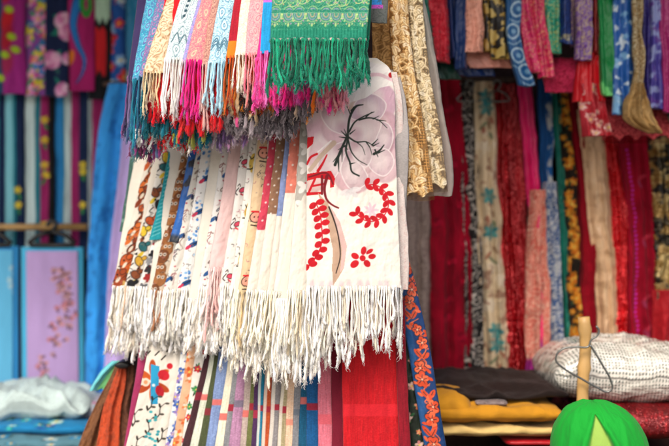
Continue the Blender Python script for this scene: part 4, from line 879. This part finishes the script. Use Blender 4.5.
# packaged shawls on hangers
def card(x0, x1, y0, y1, edge, face_, paint, label, Y, tilt=0):
    t = cloth('packaged_shawl', 'shawl', label, [(y0, x0, x1), (y1, x0+tilt, x1+tilt)], plain(edge, .05), 'wool', Y, 'packaged shawls on the low left rail', th=7, res=1.5, crease=.12, wob=.1)
    f = cloth('front_panel', None, None, [(y0+4, x0+5, x1-6), (y1-4, x0+5+tilt, x1-6+tilt)], then(plain(face_, .05), paint) if paint else plain(face_, .05), 'wool', Y-.016, th=2, res=1., crease=.1, wob=.1, part=t)
    f.location = (-Vector(t.location)); return t
def blossoms(p):
    g = np.random.default_rng(8)
    for j in range(64):
        t = g.random()**1.5; x = p.w*.55+14*math.sin(t*5)*(1-.3*t)+g.normal()*5; y = 270+t*115
        p.flower(x, y, 2.8, [('cc7484', 'e49aa4'), ('b88a98', 'caa0ac'), ('e4acba', 'd898a0')][j % 3], 5, j, 'e0b080'); p.leaf(x, y, x+5*math.cos(j), y+5*math.sin(j), 1., '6a4a5a')
card(21, 84, 247, 408, '52c4ee', 'c8aadf', blossoms, 'packaged lilac pink shawl with a spray of small red blossoms', 1.40, 1)
card(-45, 19, 246, 408, '3fa4e6', '6cc6f0', lambda p: [p.flower(52+3*math.sin(j*2), 268+j*6, 3, ['bfe0ea', '9fd0e0'], 5, j, None) for j in range(5)], 'packaged sky blue shawl, half cut by the left picture edge', 1.41)
def hanger(cx, cy, w, Y, label, mat, h=13, yaw=0, tilt=0., r=.0045, grp=None):
    """a hanger under its hook, drawn as one bent bar"""
    k = S*(D+Y)/D; q = []
    for a in np.linspace(200, -60, 9): q.append((4*math.cos(math.radians(a)), -6+4*-math.sin(math.radians(a))))
    q += [(0, 0), (w*.3, h*.35), (w*.5, h), (w*.47, h+2), (0, h+2.4), (-w*.47, h+2), (-w*.5, h), (-w*.3, h*.35), (-.4, .4)]
    ca, sa = math.cos(tilt), math.sin(tilt); c = at(cx, cy, Y)
    pts = [c+np.array([(x*ca-y*sa)*k*math.cos(yaw), (x*ca-y*sa)*k*math.sin(yaw), -(x*sa+y*ca)*k]) for x, y in q]
    o = rod('hanger', pts, r, mat, sides=8); tag(o, 'hanger', label, grp); return recentre(o)
hanger(52, 231, 46, 1.38, 'black plastic hanger above the lilac packaged shawl', 'black_plastic', 12, r=.009)
hanger(-12, 231, 46, 1.39, 'black plastic hanger above the sky blue packaged shawl', 'black_plastic', 12, r=.009)
# tall plain fabrics beside the fan
cloth('hanging_fabric', 'fabric', 'tall royal blue fabric with faint dark blue print', [(84, 108, 138), (100, 104, 136), (220, 90, 126), (370, 84, 119), (450, 83, 117)], then(plain('38a0f2', .15), lambda p: p.mix(.5*sst(.58, .72, fbm(p.x/5, p.y/8, 4)), '1560b0')), 'wool', 1.3, None, th=8, res=1.2, folds=1.6, amp=3, crease=1.4)
cloth('hanging_fabric', 'fabric', 'pale lilac fabric strip beside the tall blue one', [(82, 130, 152), (140, 122, 142), (230, 112, 134), (380, 104, 126), (450, 103, 124)], plain('c6b0ea', .08), 'wool', 1.22, None, th=6, res=1.3, folds=1.2, amp=2, crease=1.)
cloth('hanging_fabric', 'fabric', 'dark navy sheet added for the shade in the gap right of the packaged shawl', [(90, 80, 112), (240, 82, 108), (430, 82, 106)], plain('1a2a4c', .15), 'cotton', 1.62, None, th=4, res=2., folds=1.5, amp=1.5)  # dark sheet added where the gap behind is only shade

# ------------------------------------------------------------------ heaps and folded stacks (a swollen folded pad of cloth)
def pad(name, cat, label, x0, x1, ytop, ybot, Y0, depth, pat, mat, group=None, droop=.0, lump=1.6, layers=1, pw=3.2, tilt=0., seed=0, nu=130, nvv=60, dome=0., rnd=.0, skew=0.):
    """a folded cloth lying flat; edges in photo pixels at depth Y0, ytop/ybot its front face"""
    k = S*(D+Y0)/D; cx = (x0+x1)/2; hw = (x1-x0)/2*k; zc = at(0, (ytop+ybot)/2, Y0)[2]; hh = (ybot-ytop)/2*k; X0 = at(cx, 0, Y0)[0]
    th = np.linspace(0, 2*np.pi, nvv, endpoint=False); t = np.linspace(-1, 1, nu); t = np.sin(t*np.pi/2)*.35+t*.65
    T, A = np.meshgrid(t, th, indexing='ij')
    end = np.clip(1-np.abs(T)**8, 0, 1)**.5
    ca, sa = np.cos(A), np.sin(A); se = lambda q, e: np.sign(q)*np.abs(q)**e
    y = -se(ca, .6)*depth/2; z = se(sa, .75)*hh
    nz = 2*fbm(T*hw/.09+seed, y/.1+seed*2, seed)-1; n2 = 2*fbm(T*hw/.03+seed, y/.045, seed+3)-1; rd = .6-2.4*np.abs(2*fbm(T*hw/.13+.8*y/.1+seed, y/.16-T*hw/.4, seed+7, 2)-1); nz = .5*nz+.8*rd
    z = z*end*(1-rnd*np.abs(T)**2)+hh*(dome*(1-T**2)-droop*np.clip(T, 0, 1)**3)*(.5+.5*np.sign(sa))+(nz*lump+n2*lump*.35)*k*end*(.4+.6*(sa > -.1))
    y = y*(.85+.15*end)
    gro = np.zeros_like(z)
    if layers > 1: gro = -.35*(1-np.abs(np.sin(np.pi*layers*(z/hh+1)/2)))**3
    y = y-np.sign(ca)*-gro*k*4*(np.abs(ca) > .3)
    V = np.stack([X0+T*hw+skew*k*z/hh, Y0+depth/2+y+nz*.004, zc+z+tilt*T*hw], -1).reshape(-1, 3)
    idx = np.arange(nu*nvv).reshape(nu, nvv); a, b = idx[:-1], idx[1:]
    Q = np.stack([a, np.roll(a, -1, 1), np.roll(b, -1, 1), b], -1).reshape(-1, 4)
    px = (T*hw/k+(x1-x0)/2).ravel(); arc_ = (A/(2*np.pi)*2*(depth/k+(ybot-ytop))).ravel()
    P = Print((T/2+.5).ravel(), px, arc_, px, 0, arc_.max(), x1-x0); pat(P)
    uv = np.stack([px*k, arc_*k], 1)
    o = mesh_from(name, V, Q, [idx[0].tolist()[::-1], idx[-1].tolist()], P.c, uv, mat); tag(o, cat, label, group); return recentre(o)
FG = 'folded cloth stacked on the right counter'
pad('folded_cloth', 'cloth', 'scarlet folded cloth at the bottom of the stack', 506, 562, 439, 449, .34, .42, plain('b81420', .1), 'satin', FG, seed=2, lump=1.)
pad('folded_cloth', 'cloth', 'pale cream yellow folded cloth under the mustard one', 432, 566, 425, 440, .33, .44, plain('e6c47c', .08), 'cotton', FG, seed=3, lump=3.6, layers=2)
pad('folded_cloth', 'cloth', 'mustard yellow folded cloth under the black one', 428, 566, 405, 427, .32, .45, plain('d0901c', .1), 'cotton', FG, seed=4, lump=5.5, droop=.15)
pad('folded_cloth', 'cloth', 'black folded cloth on top of the mustard one', 432, 572, 391, 403, .37, .5, plain('22120e', .15), 'crepe', FG, seed=5, lump=6.5, dome=.25)
pad('fabric_tag', 'tag', 'small grey oval tag lying on the black cloth', 476, 508, 401, 406.5, .345, .05, plain('7a6a68', .1), 'glitter', None, seed=6, lump=.6, nu=50, nvv=30)
pad('folded_cloth', 'cloth', 'red sequined cloth under the woven plastic bundle', 580, 700, 408, 446, .36, .45, then(plain('8a0f18', .2), lambda p: p.mix(.8*sst(.7, .8, vn(p.x*.9, p.y*.9, 3)), 'd8202c')), 'sequin', None, seed=7, lump=2.)
def net(p):
    p.fill('ddd9cf'); gx = np.abs((p.x/3.3+.04*p.y+.5*fbm(p.x/20, p.y/20, 7)) % 1-.5); gy = np.abs((p.y/2.7+.5*fbm(p.x/24, p.y/18, 9)) % 1-.5)
    hole = (1-sst(.22, .32, gx))*(1-sst(.24, .34, gy)); p.mix(hole*.85, '3c4742')
    p.mix(.5*sst(.55, .75, fbm(p.x/30, p.y/26, 4)), 'c9c4b8')
pad('wrapped_bundle', 'bundle', 'bundle wrapped in shiny white checked woven plastic', 556, 710, 346, 410, .42, .42, net, 'plastic_weave', None, seed=8, lump=6., rnd=.25, nu=260, nvv=220, tilt=-.03, skew=8)
mc = [o for o in COL.objects if o.get('label', '').startswith('mustard')][0]
fl = pad('folded_corner', None, None, 424, 476, 394, 424, .33, .2, plain('d0901c', .1), 'cotton', None, seed=14, lump=4, droop=.9, nu=60, nvv=50)
fl.parent = mc; fl.location = fl.location-mc.location
# bamboo post with the wire hanger
pk = at(584, 0, .33); pz1 = at(0, 317, .33)[2]; pz0 = at(0, 460, .33)[2]
zz = np.linspace(ZR-.02, pz1, 25); rr = .0165*(1+.0*zz); rr = rr*np.where(np.abs(((zz-ZR)/.105) % 1-.5) < .07, 1.2, 1)
po = rod('bamboo_post', [(pk[0]+.004*math.sin(i*.4), pk[1], z) for i, z in enumerate(zz)], rr, 'bamboo', sides=16)
tag(po, 'post', 'short yellow bamboo post standing among the cloth on the right'); recentre(po)
wh = [(596, 326), (599, 330), (597, 336), (591, 340), (589, 346), (575, 347), (563, 349), (557, 354), (556, 361), (562, 367), (580, 378), (598, 388), (608, 392), (612, 389), (611, 381), (603, 366), (594, 351), (590, 345)]
wr = interp_rows(np.array([(x, y) for x, y in wh], float), 90, True)[0]
wo = rod('wire_hanger', [at(x, y, .3-.0002*(x-556)) for x, y in wr], .0028, 'steel_wire', sides=8)
tag(wo, 'hanger', 'bent grey wire hanger hooked on the bamboo post'); recentre(wo)
# green cloth hat (dome with gores) close to the lens
def hat():
    Y = -.06; k = S*(D+Y)/D; c = at(613, 477, Y); c[1] += .13; H, Rx = 68*k, 51*k; nu_, nv_ = 300, 160
    u = np.linspace(0, 2*np.pi, nu_, endpoint=False); v = np.linspace(.01, 1, nv_)
    U, V_ = np.meshgrid(u, v); r = np.sin(V_*np.pi/2)**.85
    ang = (U+np.pi) % (2*np.pi)-np.pi
    # opening in front: its left and right rims spread downwards from a point near the crown
    q = np.clip((V_-.36)/.64, 0, 1); lo, hi = -.24-.34*q, -.24+.5*q**.9
    d = np.where(V_ > .36, np.minimum(ang-lo, hi-ang), -9); ins = sst(-.01, .05, d)
    rim = np.exp(-((d+.07)/.07)**2)
    r = r*(1-.13*ins+.055*rim*(V_ > .3)+.02*(2*fbm(U*5, V_*2.5, 3)-1)*(1-ins)+.05*(np.abs(2*fbm(U*3.2+V_, V_*1.6-U*.5, 13)-1)-.3)*(1-ins)*V_+.03*np.exp(-((ang-.75+.5*V_)/.08)**2)+.025*np.exp(-((ang+1.0-.2*V_)/.1)**2))
    x = c[0]+Rx*r*np.sin(U)-.022*(1-V_); y = c[1]-.13*r*np.cos(U); z = c[2]+H*np.cos(V_*np.pi/2)**.8+.004*(2*fbm(U*4, V_*5, 9)-1)
    P = np.stack([x, y, z], -1).reshape(-1, 3); idx = np.arange(nu_*nv_).reshape(nv_, nu_); a, b = idx[:-1], idx[1:]
    Q = np.stack([a, b, np.roll(b, -1, 1), np.roll(a, -1, 1)], -1).reshape(-1, 4)
    m = ins.ravel()[:, None]; tan = sst(-.02, .02, (ang-(-.16+.36*q)).ravel())[:, None]
    inner = rgb('a2c85c')*(1-tan)+rgb('c8a878')*tan
    colr = rgb('10a832')*(1-m)+inner*m
    uv = np.stack([ang.ravel()*.14, V_.ravel()*.16], 1)
    o = mesh_from('cloth_hat', P, Q, [idx[0].tolist()], colr, uv, 'cotton'); tag(o, 'hat', 'bright green cloth hat parted over a lime and tan lining'); recentre(o)
hat()
# hat stands on a stool-height block of folded cloth
pad('folded_cloth', 'cloth', 'dark green folded cloth under the bright green hat', 545, 690, 466, 530, -.1, .3, plain('1a4a2a', .1), 'cotton', None, seed=12, lump=1.)
# left heap
pad('cloth_heap', 'cloth', 'pale mint white crumpled cloth heap on the left counter', -60, 86, 397, 424, .95, .34, plain('dcf2f0', .06), 'crepe', None, seed=21, lump=11, dome=.3, rnd=.35)
LP = 'printed cloths under the mint heap'
pad('folded_cloth', 'cloth', 'bright blue and teal printed cloth under the mint heap', -40, 92, 423, 438, .9, .4, floral('1a86c0', [['2fb0d8', '3ad0c0'], ['1a4a9a', '2a6ab8'], ['8ad0c8', 'e0f0e8']], ('14603a', '1a7a5a'), 40, 7, 22), 'cotton', LP, seed=22, lump=2.5)
pad('folded_cloth', 'cloth', 'teal and grey patterned cloth lowest on the left counter', -50, 96, 437, 454, .85, .45, floral('5a8a9a', [['c8dce0', '8ab0b8'], ['2fa0d0', '1f70a8']], ('2a4a4a',), 40, 7, 23), 'cotton', LP, seed=23, lump=2.)
pad('folded_cloth', 'cloth', 'small pale pink patterned cloth at the right end of the left heap', 62, 112, 404, 424, 1.02, .25, floral('c8c4d0', [['d86ab0', 'e88ac0'], ['6ab0c8', '4a90b0']], ('8aa0b0',), 16, 5, 24), 'cotton', None, seed=24, lump=2.)
# brown and orange bunch gathered at a clip
BN = 'gathered brown and orange scarves at lower left'
def bunch(x1a, x1b, x2a, x2b, c, label, dy, pt=None, mat='crepe'):
    cloth('gathered_scarf', 'scarf', label, [(364, 122+x1a, 122+x1b), (374, 118+x1a, 122+x1b*1.1), (405, (x2a+120)/2-4, (x2b+124)/2), (446, x2a, x2b), (500, x2a-12, x2b-6)], pt or plain(c, .12), mat, .42+dy, BN, th=7, round_=2.2, res=.8, folds=2.2, amp=2.2, crease=1., ov=.1)
sp = lambda c, d: then(plain(c, .15), lambda p: p.mix(.55*sst(.55, .7, fbm(p.x/2, p.y/3, 4)), d))
bunch(-6, 2, 78, 100, '', 'tan brown speckled scarf, outer left of the bunch', .03, sp('8a5a38', '5a3420'))
bunch(-2, 4, 96, 117, '', 'burnt orange scarf in the middle of the bunch', 0, sp('d8562e', '9a4a34'))
bunch(2, 12, 112, 134, '', 'dark brown speckled scarf, inner right of the bunch', .01, sp('7a4a34', '4a2a20'))
cloth('gathered_scarf', 'scarf', 'turquoise and lime scarf tail sticking out left of the brown bunch', [(361, 112, 126), (370, 102, 120), (380, 95, 112), (390, 89, 104)], stripes([(.5, '7adce4'), (1, '86dc90')]), 'cotton', .49, BN, th=5, res=.8, folds=1.3, amp=1.5, crease=1.2)
co = pad('clip', 'clip', 'black plastic clip pinching the top of the brown bunch', 114, 129, 362, 370, .385, .05, plain('101012'), 'satin', None, seed=31, lump=2.2, rnd=.7, nu=50, nvv=40)

# ------------------------------------------------------------------ RIGHT BACKGROUND
R1 = 'satin and brocade scarves on the upper right rail'; R2 = 'long scarves on the lower right rail'
rb = tag(empty('hanging_rail', (.9, .9, 0)), 'rail', 'dark wooden bars carrying the right hand scarves')
def rbp(o): o.parent = rb; o.location = Vector(o.location)-Vector((.9, .9, 0)); return o
rbp(rod('rail', [at(405, -34, .66), at(760, -34, .66)], .012, 'dark_wood')); rbp(rod('rail', [at(405, 80, 1.0), at(760, 84, 1.0)], .014, 'dark_wood'))
for x in (404, 762): rbp(rod('post', [(at(x, 0, 1.05)[0], 1.05, 0), (at(x, 0, 1.05)[0], 1.05, 2.42)], .016, 'dark_wood'))
for x in (404, 762): rbp(rod('arm', [(at(x, 0, 1.05)[0], 1.05, at(0, -34, .66)[2]), (at(x, -34, .66)[0], .66, at(0, -34, .66)[2])], .012, 'dark_wood'))
def rup(rows, pat, label, mat='satin', dy=0, name='brocade_scarf', **k):
    kw = dict(th=13, round_=1.9, wob=.9, res=1., folds=1.5, amp=2.6, crease=1.3, hemj=1.8); kw.update(k)
    r0 = rows[0]; rows = [(-34, r0[1], r0[2])]+list(rows)
    return cloth(name, 'scarf', label, rows, pat, mat, .62+dy, R1, **kw)
rup([(0, 412, 433), (64, 424, 438)], plain('0f6a5c', .12), 'dark teal green satin scarf with a glint, leftmost of the upper rail', 'glitter', .01, 'satin_scarf')
rup([(0, 428, 449), (62, 433, 450)], plain('c40a28', .15), 'crimson scarf with tiny sparkles, second on the upper rail', 'glitter', .0, 'satin_scarf')
rup([(0, 446, 457), (60, 448, 458)], plain('14306a', .12), 'narrow navy satin fold beside the crimson scarf', dy=.02, name='satin_scarf')
rup([(0, 454, 467), (69, 455, 468)], plain('10346e', .12), 'longer navy blue satin fold before the salmon one', dy=.008, name='satin_scarf')
rup([(0, 463, 483), (52, 464, 484)], plain('f0a890', .08), 'salmon pink scarf with small crystals', 'glitter', 0, 'satin_scarf')
rup([(0, 480, 492), (50, 482, 493)], leopard('b08a3c', '1a1612', 4., 3, 'd0b060'), 'narrow leopard print scarf, left of the wider leopard one', dy=.02)
rup([(0, 489, 508), (58, 491, 511)], leopard('b8953f', '1a1612', 4.4, 5, 'd4b868'), 'wide gold and black leopard print scarf', dy=.004)
def rings(p):
    plain('175a94', .15)(p)
    for j, y in enumerate((-20, 10, 32, 56, 72)):
        x = 9+3*math.sin(j*2); p.ell(x, y, 7, 8, .3, 'b8d4e6'); p.ell(x, y, 5.2, 6, .3, '1c5f9c'); p.ell(x+1, y, 2.4, 2.4, 0, '7fb0d4')
        p.line([(x-8, y+10), (x, y+13), (x+8, y+9)], 1.4, 'c8dce8', .7)
rup([(0, 505, 522), (45, 507, 523), (86, 516, 534)], rings, 'blue scarf with pale ring pattern, right of the leopard ones', dy=-.01)
rup([(0, 517, 532), (72, 527, 545)], brocade('f03070', ['f4a080', 'd0205c'], 8, 101, .35), 'hot pink brocade scarf with gold flecks, left pleat', dy=.004)
rup([(0, 529, 544), (78, 538, 556)], brocade('ec2c68', ['f4a880', 'c81c54'], 8, 102, .4), 'hot pink brocade scarf with gold flecks, right pleat', dy=.014)
rup([(0, 537, 549), (50, 542, 552)], brocade('149080', ['3fc09a', 'c8c878'], 7, 103, .35), 'jade green brocade scarf with darker shade', dy=.03)
rup([(0, 545, 561), (54, 548, 561)], brocade('12957a', ['d2cc7c', '4fc8a4'], 7, 104, .45), 'jade green brocade scarf with gold leaves', dy=.018)
rup([(0, 557, 572), (44, 558, 573)], then(brocade('16347c', ['2a50a0', '101c4c'], 7, 105, .3), lambda p: p.mix(.8*((p.y > 34)*(p.y < 40))*sst(.3, .6, vn(p.x*1.2, p.y*.3, 4)), 'd8c890')), 'dark blue scarf with a gold stitched hem', dy=.012)
rup([(0, 568, 578), (46, 570, 578)], brocade('7a5a78', ['c0a878', '5a3a6a'], 6, 106, .5), 'narrow plum and beige brocade scarf', dy=.022)
rup([(0, 575, 593), (60, 574, 593)], brocade('7a48a0', ['a88ac0', 'cbb48a'], 8, 107, .4), 'purple brocade scarf with silver leaves', dy=.006)
rup([(0, 590, 602), (55, 590, 602)], brocade('9a1424', ['c88a50'], 7, 108, .25), 'dark red scarf with a gold motif, beside the purple one', dy=.025)
cloth('satin_scarf', 'scarf', 'glossy scarlet satin cloth folded over below the purple brocade', [(36, 588, 602, .02), (50, 583, 602), (62, 577, 602), (78, 574, 603), (102, 572, 605)], plain('e01424', .15), 'satin', .648, R1, th=6, res=.8, folds=2.4, amp=3., crease=1.)
cloth('brocade_scarf', 'scarf', 'red scarf end with white blossoms under the scarlet satin', [(84, 576, 604), (112, 579, 606), (136, 582, 611)], floral('b81c2c', [['e8b0a8', 'd88a84'], ['ecc8c0', 'd89a94']], ('8a1424', 'e0a8a0'), 18, 4, 109), 'satin', .655, R1, th=10, round_=2.2, res=.9, folds=2.2, amp=3., crease=1.4)
rup([(0, 598, 615), (96, 600, 615)], then(plain('0f8a44', .12), lambda p: p.mix(.8*sst(80, 86, p.y)*sst(.35, .6, fbm(p.x/5, p.y/6, 3)), '7fe07a')), 'emerald green satin scarf with a bright lime hem', dy=.0, name='satin_scarf')
rup([(0, 612, 634), (116, 611, 634)], lambda p: (plain('1c5cae', .1)(p), p.mix(.85*sst(.5, .62, fbm(p.x/7, p.y/9, 21)), '8fc4ea'), p.mix(.9*sst(.62, .72, fbm(p.x/5, p.y/7, 24)), 'e8f2f6')), 'cobalt blue scarf with white marbled print', dy=-.006)
tk = rup([(0, 631, 644), (30, 633, 643), (50, 631, 644), (70, 633, 644), (88, 631, 643)], then(brocade('cdb58a', ['efe2c0', '9a7c4c'], 6, 151, .6), lambda p: p.mix(.4*sst(.45, .7, fbm(p.x/4+p.y*.05, p.y/7, 6)), 'a07c48')), 'twisted tan scarf ending in a loose knot', 'crepe', -.03, 'knotted_scarf', th=9)
def knot():
    c = cloth('knot', None, None, [(84, 631, 643), (91, 629, 645), (100, 624, 649), (111, 623, 653), (120, 625, 656), (127, 634, 659), (133, 648, 662)], lambda p: (plain('c8a064', .25)(p), p.mix(.5*sst(.5, .7, fbm(p.x/4, p.y/5, 3)), 'a57c44')), 'crepe', .59, th=13, res=.7, folds=3.1, amp=3.4, crease=2., part=tk)
    c.location = -Vector(tk.location)
knot()
rup([(0, 642, 652), (112, 641, 652)], brocade('3a2f8c', ['5a50b0', '2a2068'], 8, 111, .3), 'indigo scarf right of the tan knot', dy=.02)
rup([(0, 648, 662), (108, 648, 664)], lambda p: (plain('4a3fa0', .1)(p), p.mix(.8*sst(.5, .64, fbm(p.x/6, p.y/8, 31)), 'a8b8e4'), p.mix(.7*sst(.6, .7, fbm(p.x/5, p.y/6, 33)), '6a3a9a')), 'violet and pale blue marbled scarf', dy=.004)
rup([(0, 657, 674), (112, 662, 676)], brocade('a81c6c', ['c84a8c'], 8, 112, .25), 'magenta satin scarf close to the right picture edge', dy=-.006, name='satin_scarf')
rup([(0, 669, 694), (120, 671, 694)], brocade('1f8a8a', ['c8e4dc', '2a5a9a'], 7, 113, .5), 'teal and white scarf cut by the right picture edge', dy=.012)
# loose hems and swags under the upper row
cloth('lace_swag', 'fabric', 'magenta red lace swag hanging under the hot pink brocade', [(58, 536, 578, .04), (70, 540, 580), (92, 545, 584)], lacework('a80a38', 'd42c5c', 121, 5, .1), 'lace', .66, None, th=4, res=1., folds=1.6, amp=1.6, crease=1.)
cloth('lace_swag', 'fabric', 'crimson sequined lace hem under the blue marbled scarf', [(98, 594, 662, .03), (118, 598, 668), (143, 602, 676)], lacework('8a0f22', 'd85a5a', 122, 5, .12, 5), 'lace', .68, None, th=4, res=1., folds=2.2, amp=1.8, crease=1.)
cloth('satin_scarf', 'scarf', 'salmon pink hem spread wide below the leopard prints', [(40, 466, 512, .04), (56, 464, 512), (68, 470, 514)], plain('e49a88', .1), 'satin', .665, R1, th=4, res=1., folds=1.6, amp=1.6, crease=1.2)
cloth('satin_scarf', 'scarf', 'navy hem spread under the navy satin folds', [(50, 444, 478, .04), (66, 450, 492), (76, 456, 496)], plain('0f2a5c', .12), 'satin', .69, R1, th=4, res=1., folds=1.4, amp=1.5, crease=1.2)
cloth('satin_scarf', 'scarf', 'dark green hem lying lowest at the left of the upper rail', [(50, 420, 450, .04), (70, 426, 456), (79, 430, 462)], plain('12382e', .15), 'satin', .67, R1, th=4, res=1., folds=1.3, amp=1.5, crease=1.2)
cloth('satin_scarf', 'scarf', 'wine red hem between the dark green and the navy hems', [(48, 440, 470, .04), (66, 440, 474), (76, 446, 478)], plain('8a1426', .12), 'satin', .705, R1, th=4, res=1., folds=1.3, amp=1.5, crease=1.2)
def rlo(rows, pat, label, mat='crepe', dy=0, name='long_scarf', **k):
    kw = dict(th=15, round_=1.9, wob=1.1, hemj=3., res=1.1, folds=2.5, amp=3.4, crease=1.6); kw.update(k)
    return cloth(name, 'scarf', label, rows, pat, mat, .95+dy, R2, **kw)
def rosettes(p):
    plain('9c0626', .25)(p); g = np.random.default_rng(4)
    for j in range(16):
        x, y = g.uniform(0, p.w), 90+j*19; p.rose(x, y, 5, ['b40a2c', '7a0420', 'c4103a'], j)
rlo([(76, 405, 424), (392, 402, 420)], plain('9a0a28', .2), 'dull red scarf glimpsed behind the organza', dy=.06)
rlo([(150, 404, 434), (392, 406, 436)], lacework('8f7a74', 'ad9a92', 131, 7, .05), 'dusty mauve lace scarf between white scarf and crimson velvet', 'crepe', .03)
rlo([(74, 426, 458), (200, 430, 470), (392, 430, 472)], rosettes, 'wide crimson velvet fabric with cloth rosettes', 'velvet', .0, th=7)
def scrolls(p):
    p.fill('d4cac0'); n = fbm(p.x/8, p.y/11, 41, 2); p.mix(sst(.3, .55, np.abs(np.sin(n*16))), '1c1a1c'); p.mix(.5*sst(.9, .98, np.sin(n*16)), 'd8d0c6')
rlo([(84, 455, 472), (200, 461, 480), (392, 464, 488)], scrolls, 'black and grey scroll pattern scarf', 'cotton', .012)
def tealbeige(p):
    plain('e2caa6', .12)(p); p.mix(.5*sst(.55, .7, fbm(p.x/8, p.y/12, 51)), 'f4e8d4'); p.mix(.6*sst(.62, .7, fbm(p.x/6, p.y/9, 52)), '8a5a48')
    for y in (98, 108, 196, 232, 330, 344):
        for q in range(6): p.leaf(p.w*.5, y, p.w*.5+8*math.cos(q*1.05+y), y+9*math.sin(q*1.05+y), 2.4, ('2a7f88', '4aa0a0', '7a9a90')[q % 3], .85)
        for q in range(3): p.leaf(p.w*.5+4*math.cos(y+q*2), y+14+q*5, p.w*.5+8*math.cos(y+q*3), y+22+q*5, 1.6, ('8a6a50', 'a8604a', '6a7a5a')[q], .8)
rlo([(82, 472, 494), (200, 476, 500), (394, 486, 514)], tealbeige, 'beige scarf with scattered teal blossoms', 'cotton', 0)
rlo([(84, 494, 510), (200, 497, 512), (394, 505, 522)], plain('b40818', .25), 'deep red crinkled glitter scarf, left pleat', 'sequin', .012, amp=2.2)
rlo([(84, 506, 522), (200, 508, 526), (394, 518, 535)], plain('aa0616', .25), 'deep red crinkled glitter scarf, right pleat', 'sequin', .0, amp=2.2)
rlo([(78, 516, 532), (130, 520, 536), (250, 528, 545), (394, 530, 548)], then(plain('e4146a', .12), lambda p: p.mix(sst(335, 345, p.y), 'a01488')), 'hot fuchsia satin scarf turning purple at its end', 'satin', -.012)
rlo([(190, 530, 544), (260, 526, 548), (350, 524, 550), (392, 526, 548)], then(brocade('e06a5c', ['fac8b0', 'ea9480'], 9, 141, .6), lambda p: p.mix(sst(356, 362, p.y), '9a1480')), 'salmon and cream brocade scarf over the fuchsia one', 'crepe', -.03)
rlo([(80, 536, 552), (180, 540, 554), (394, 548, 566)], then(plain('1a5aa0', .1), lambda p: p.mix(.9*(p.u > .5)*(p.y < 190)*sst(.45, .6, fbm(p.x/4, p.y/8, 5)), 'e0dcd8')), 'denim blue scarf with white specks at its top', 'cotton', .012)
def bluewhite(p):
    p.fill('c4c8cc'); n = fbm(p.x/4, p.y/7, 61, 2); p.mix(sst(.45, .8, np.abs(np.sin(n*18))), '3a5a92'); p.mix(.6*sst(.6, .7, fbm(p.x/5, p.y/4, 62)), 'e8e4e0')
rlo([(182, 542, 558), (260, 546, 562), (392, 545, 566)], bluewhite, 'grey white scarf with blue brush pattern, below the denim one', 'cotton', -.018)
rlo([(84, 550, 560), (200, 558, 566), (392, 562, 570)], plain('0f7a68', .12), 'thin teal green satin scarf', 'satin', 0)
rlo([(84, 556, 568), (200, 563, 577), (392, 566, 584)], floral('20180f', [['e08a1c', 'f0a030'], ['d8741a', 'f0b040']], ('2a5a3a', 'c87a1a'), 50, 5, 63), 'black scarf with dense orange flowers', 'cotton', -.008)
rlo([(90, 562, 584), (200, 575, 598), (392, 576, 600)], plain('96081f', .25), 'wine red crinkled scarf left of the tan one', 'velvet', .01)
rlo([(110, 576, 600), (180, 584, 610), (300, 596, 618), (392, 600, 622)], lambda p: (plain('dcb48c', .12)(p), p.mix(.5*sst(.55, .75, fbm(p.x/3, p.y/16, 71)), 'e2c6a0'), p.mix(.4*sst(.55, .7, fbm(p.x/5, p.y/8, 75)), '9a7450')), 'shimmering tan scarf between wine red and bright red', 'satin', -.012, amp=2.4)
rlo([(120, 600, 616), (200, 608, 626), (392, 610, 630)], plain('dc0818', .2), 'bright red shiny scarf right of the tan one', 'sequin', .005)
def purpleline(p):
    plain('a20828', .2)(p)
    for j in range(44): p.ell(p.w*.3+.6*math.sin(j), 150+j*4.5, 1.2, 1.2, 0, 'd83ac8')
    for y in (180, 240, 300, 330): p.leaf(p.w*.5, y, p.w*.5+9, y-5, 2, 'c8344c'); p.leaf(p.w*.5, y, p.w*.5+4, y+8, 2, 'b03a60')
rlo([(120, 612, 644), (200, 622, 655), (392, 626, 660)], purpleline, 'wide dark raspberry velvet scarf with a purple beaded line', 'velvet', 0, th=7)
rlo([(116, 644, 690), (300, 654, 694), (392, 656, 696)], lambda p: (leopard('a8823e', '14100c', 6, 9, 'd8bc7c')(p), p.mix(.5*sst(.5, .8, vn(p.x*.2, p.y*.9, 3)), 'e0c890')), 'gold and black sequin scarf at the right edge', 'sequin', -.005)
rlo([(290, 652, 700), (392, 652, 704)], plain('b0121f', .12), 'plain red cloth below the gold sequin scarf', 'crepe', -.03)
for x, lab in ((497, 'small wire ring hanger above the beige teal blossom scarf'), (470, 'small wire ring hanger above the black and grey scroll scarf')):
    hanger(x, 90, 26, .93, lab, 'steel_wire', 9, r=.0028, grp='ring hangers on the lower right bar')
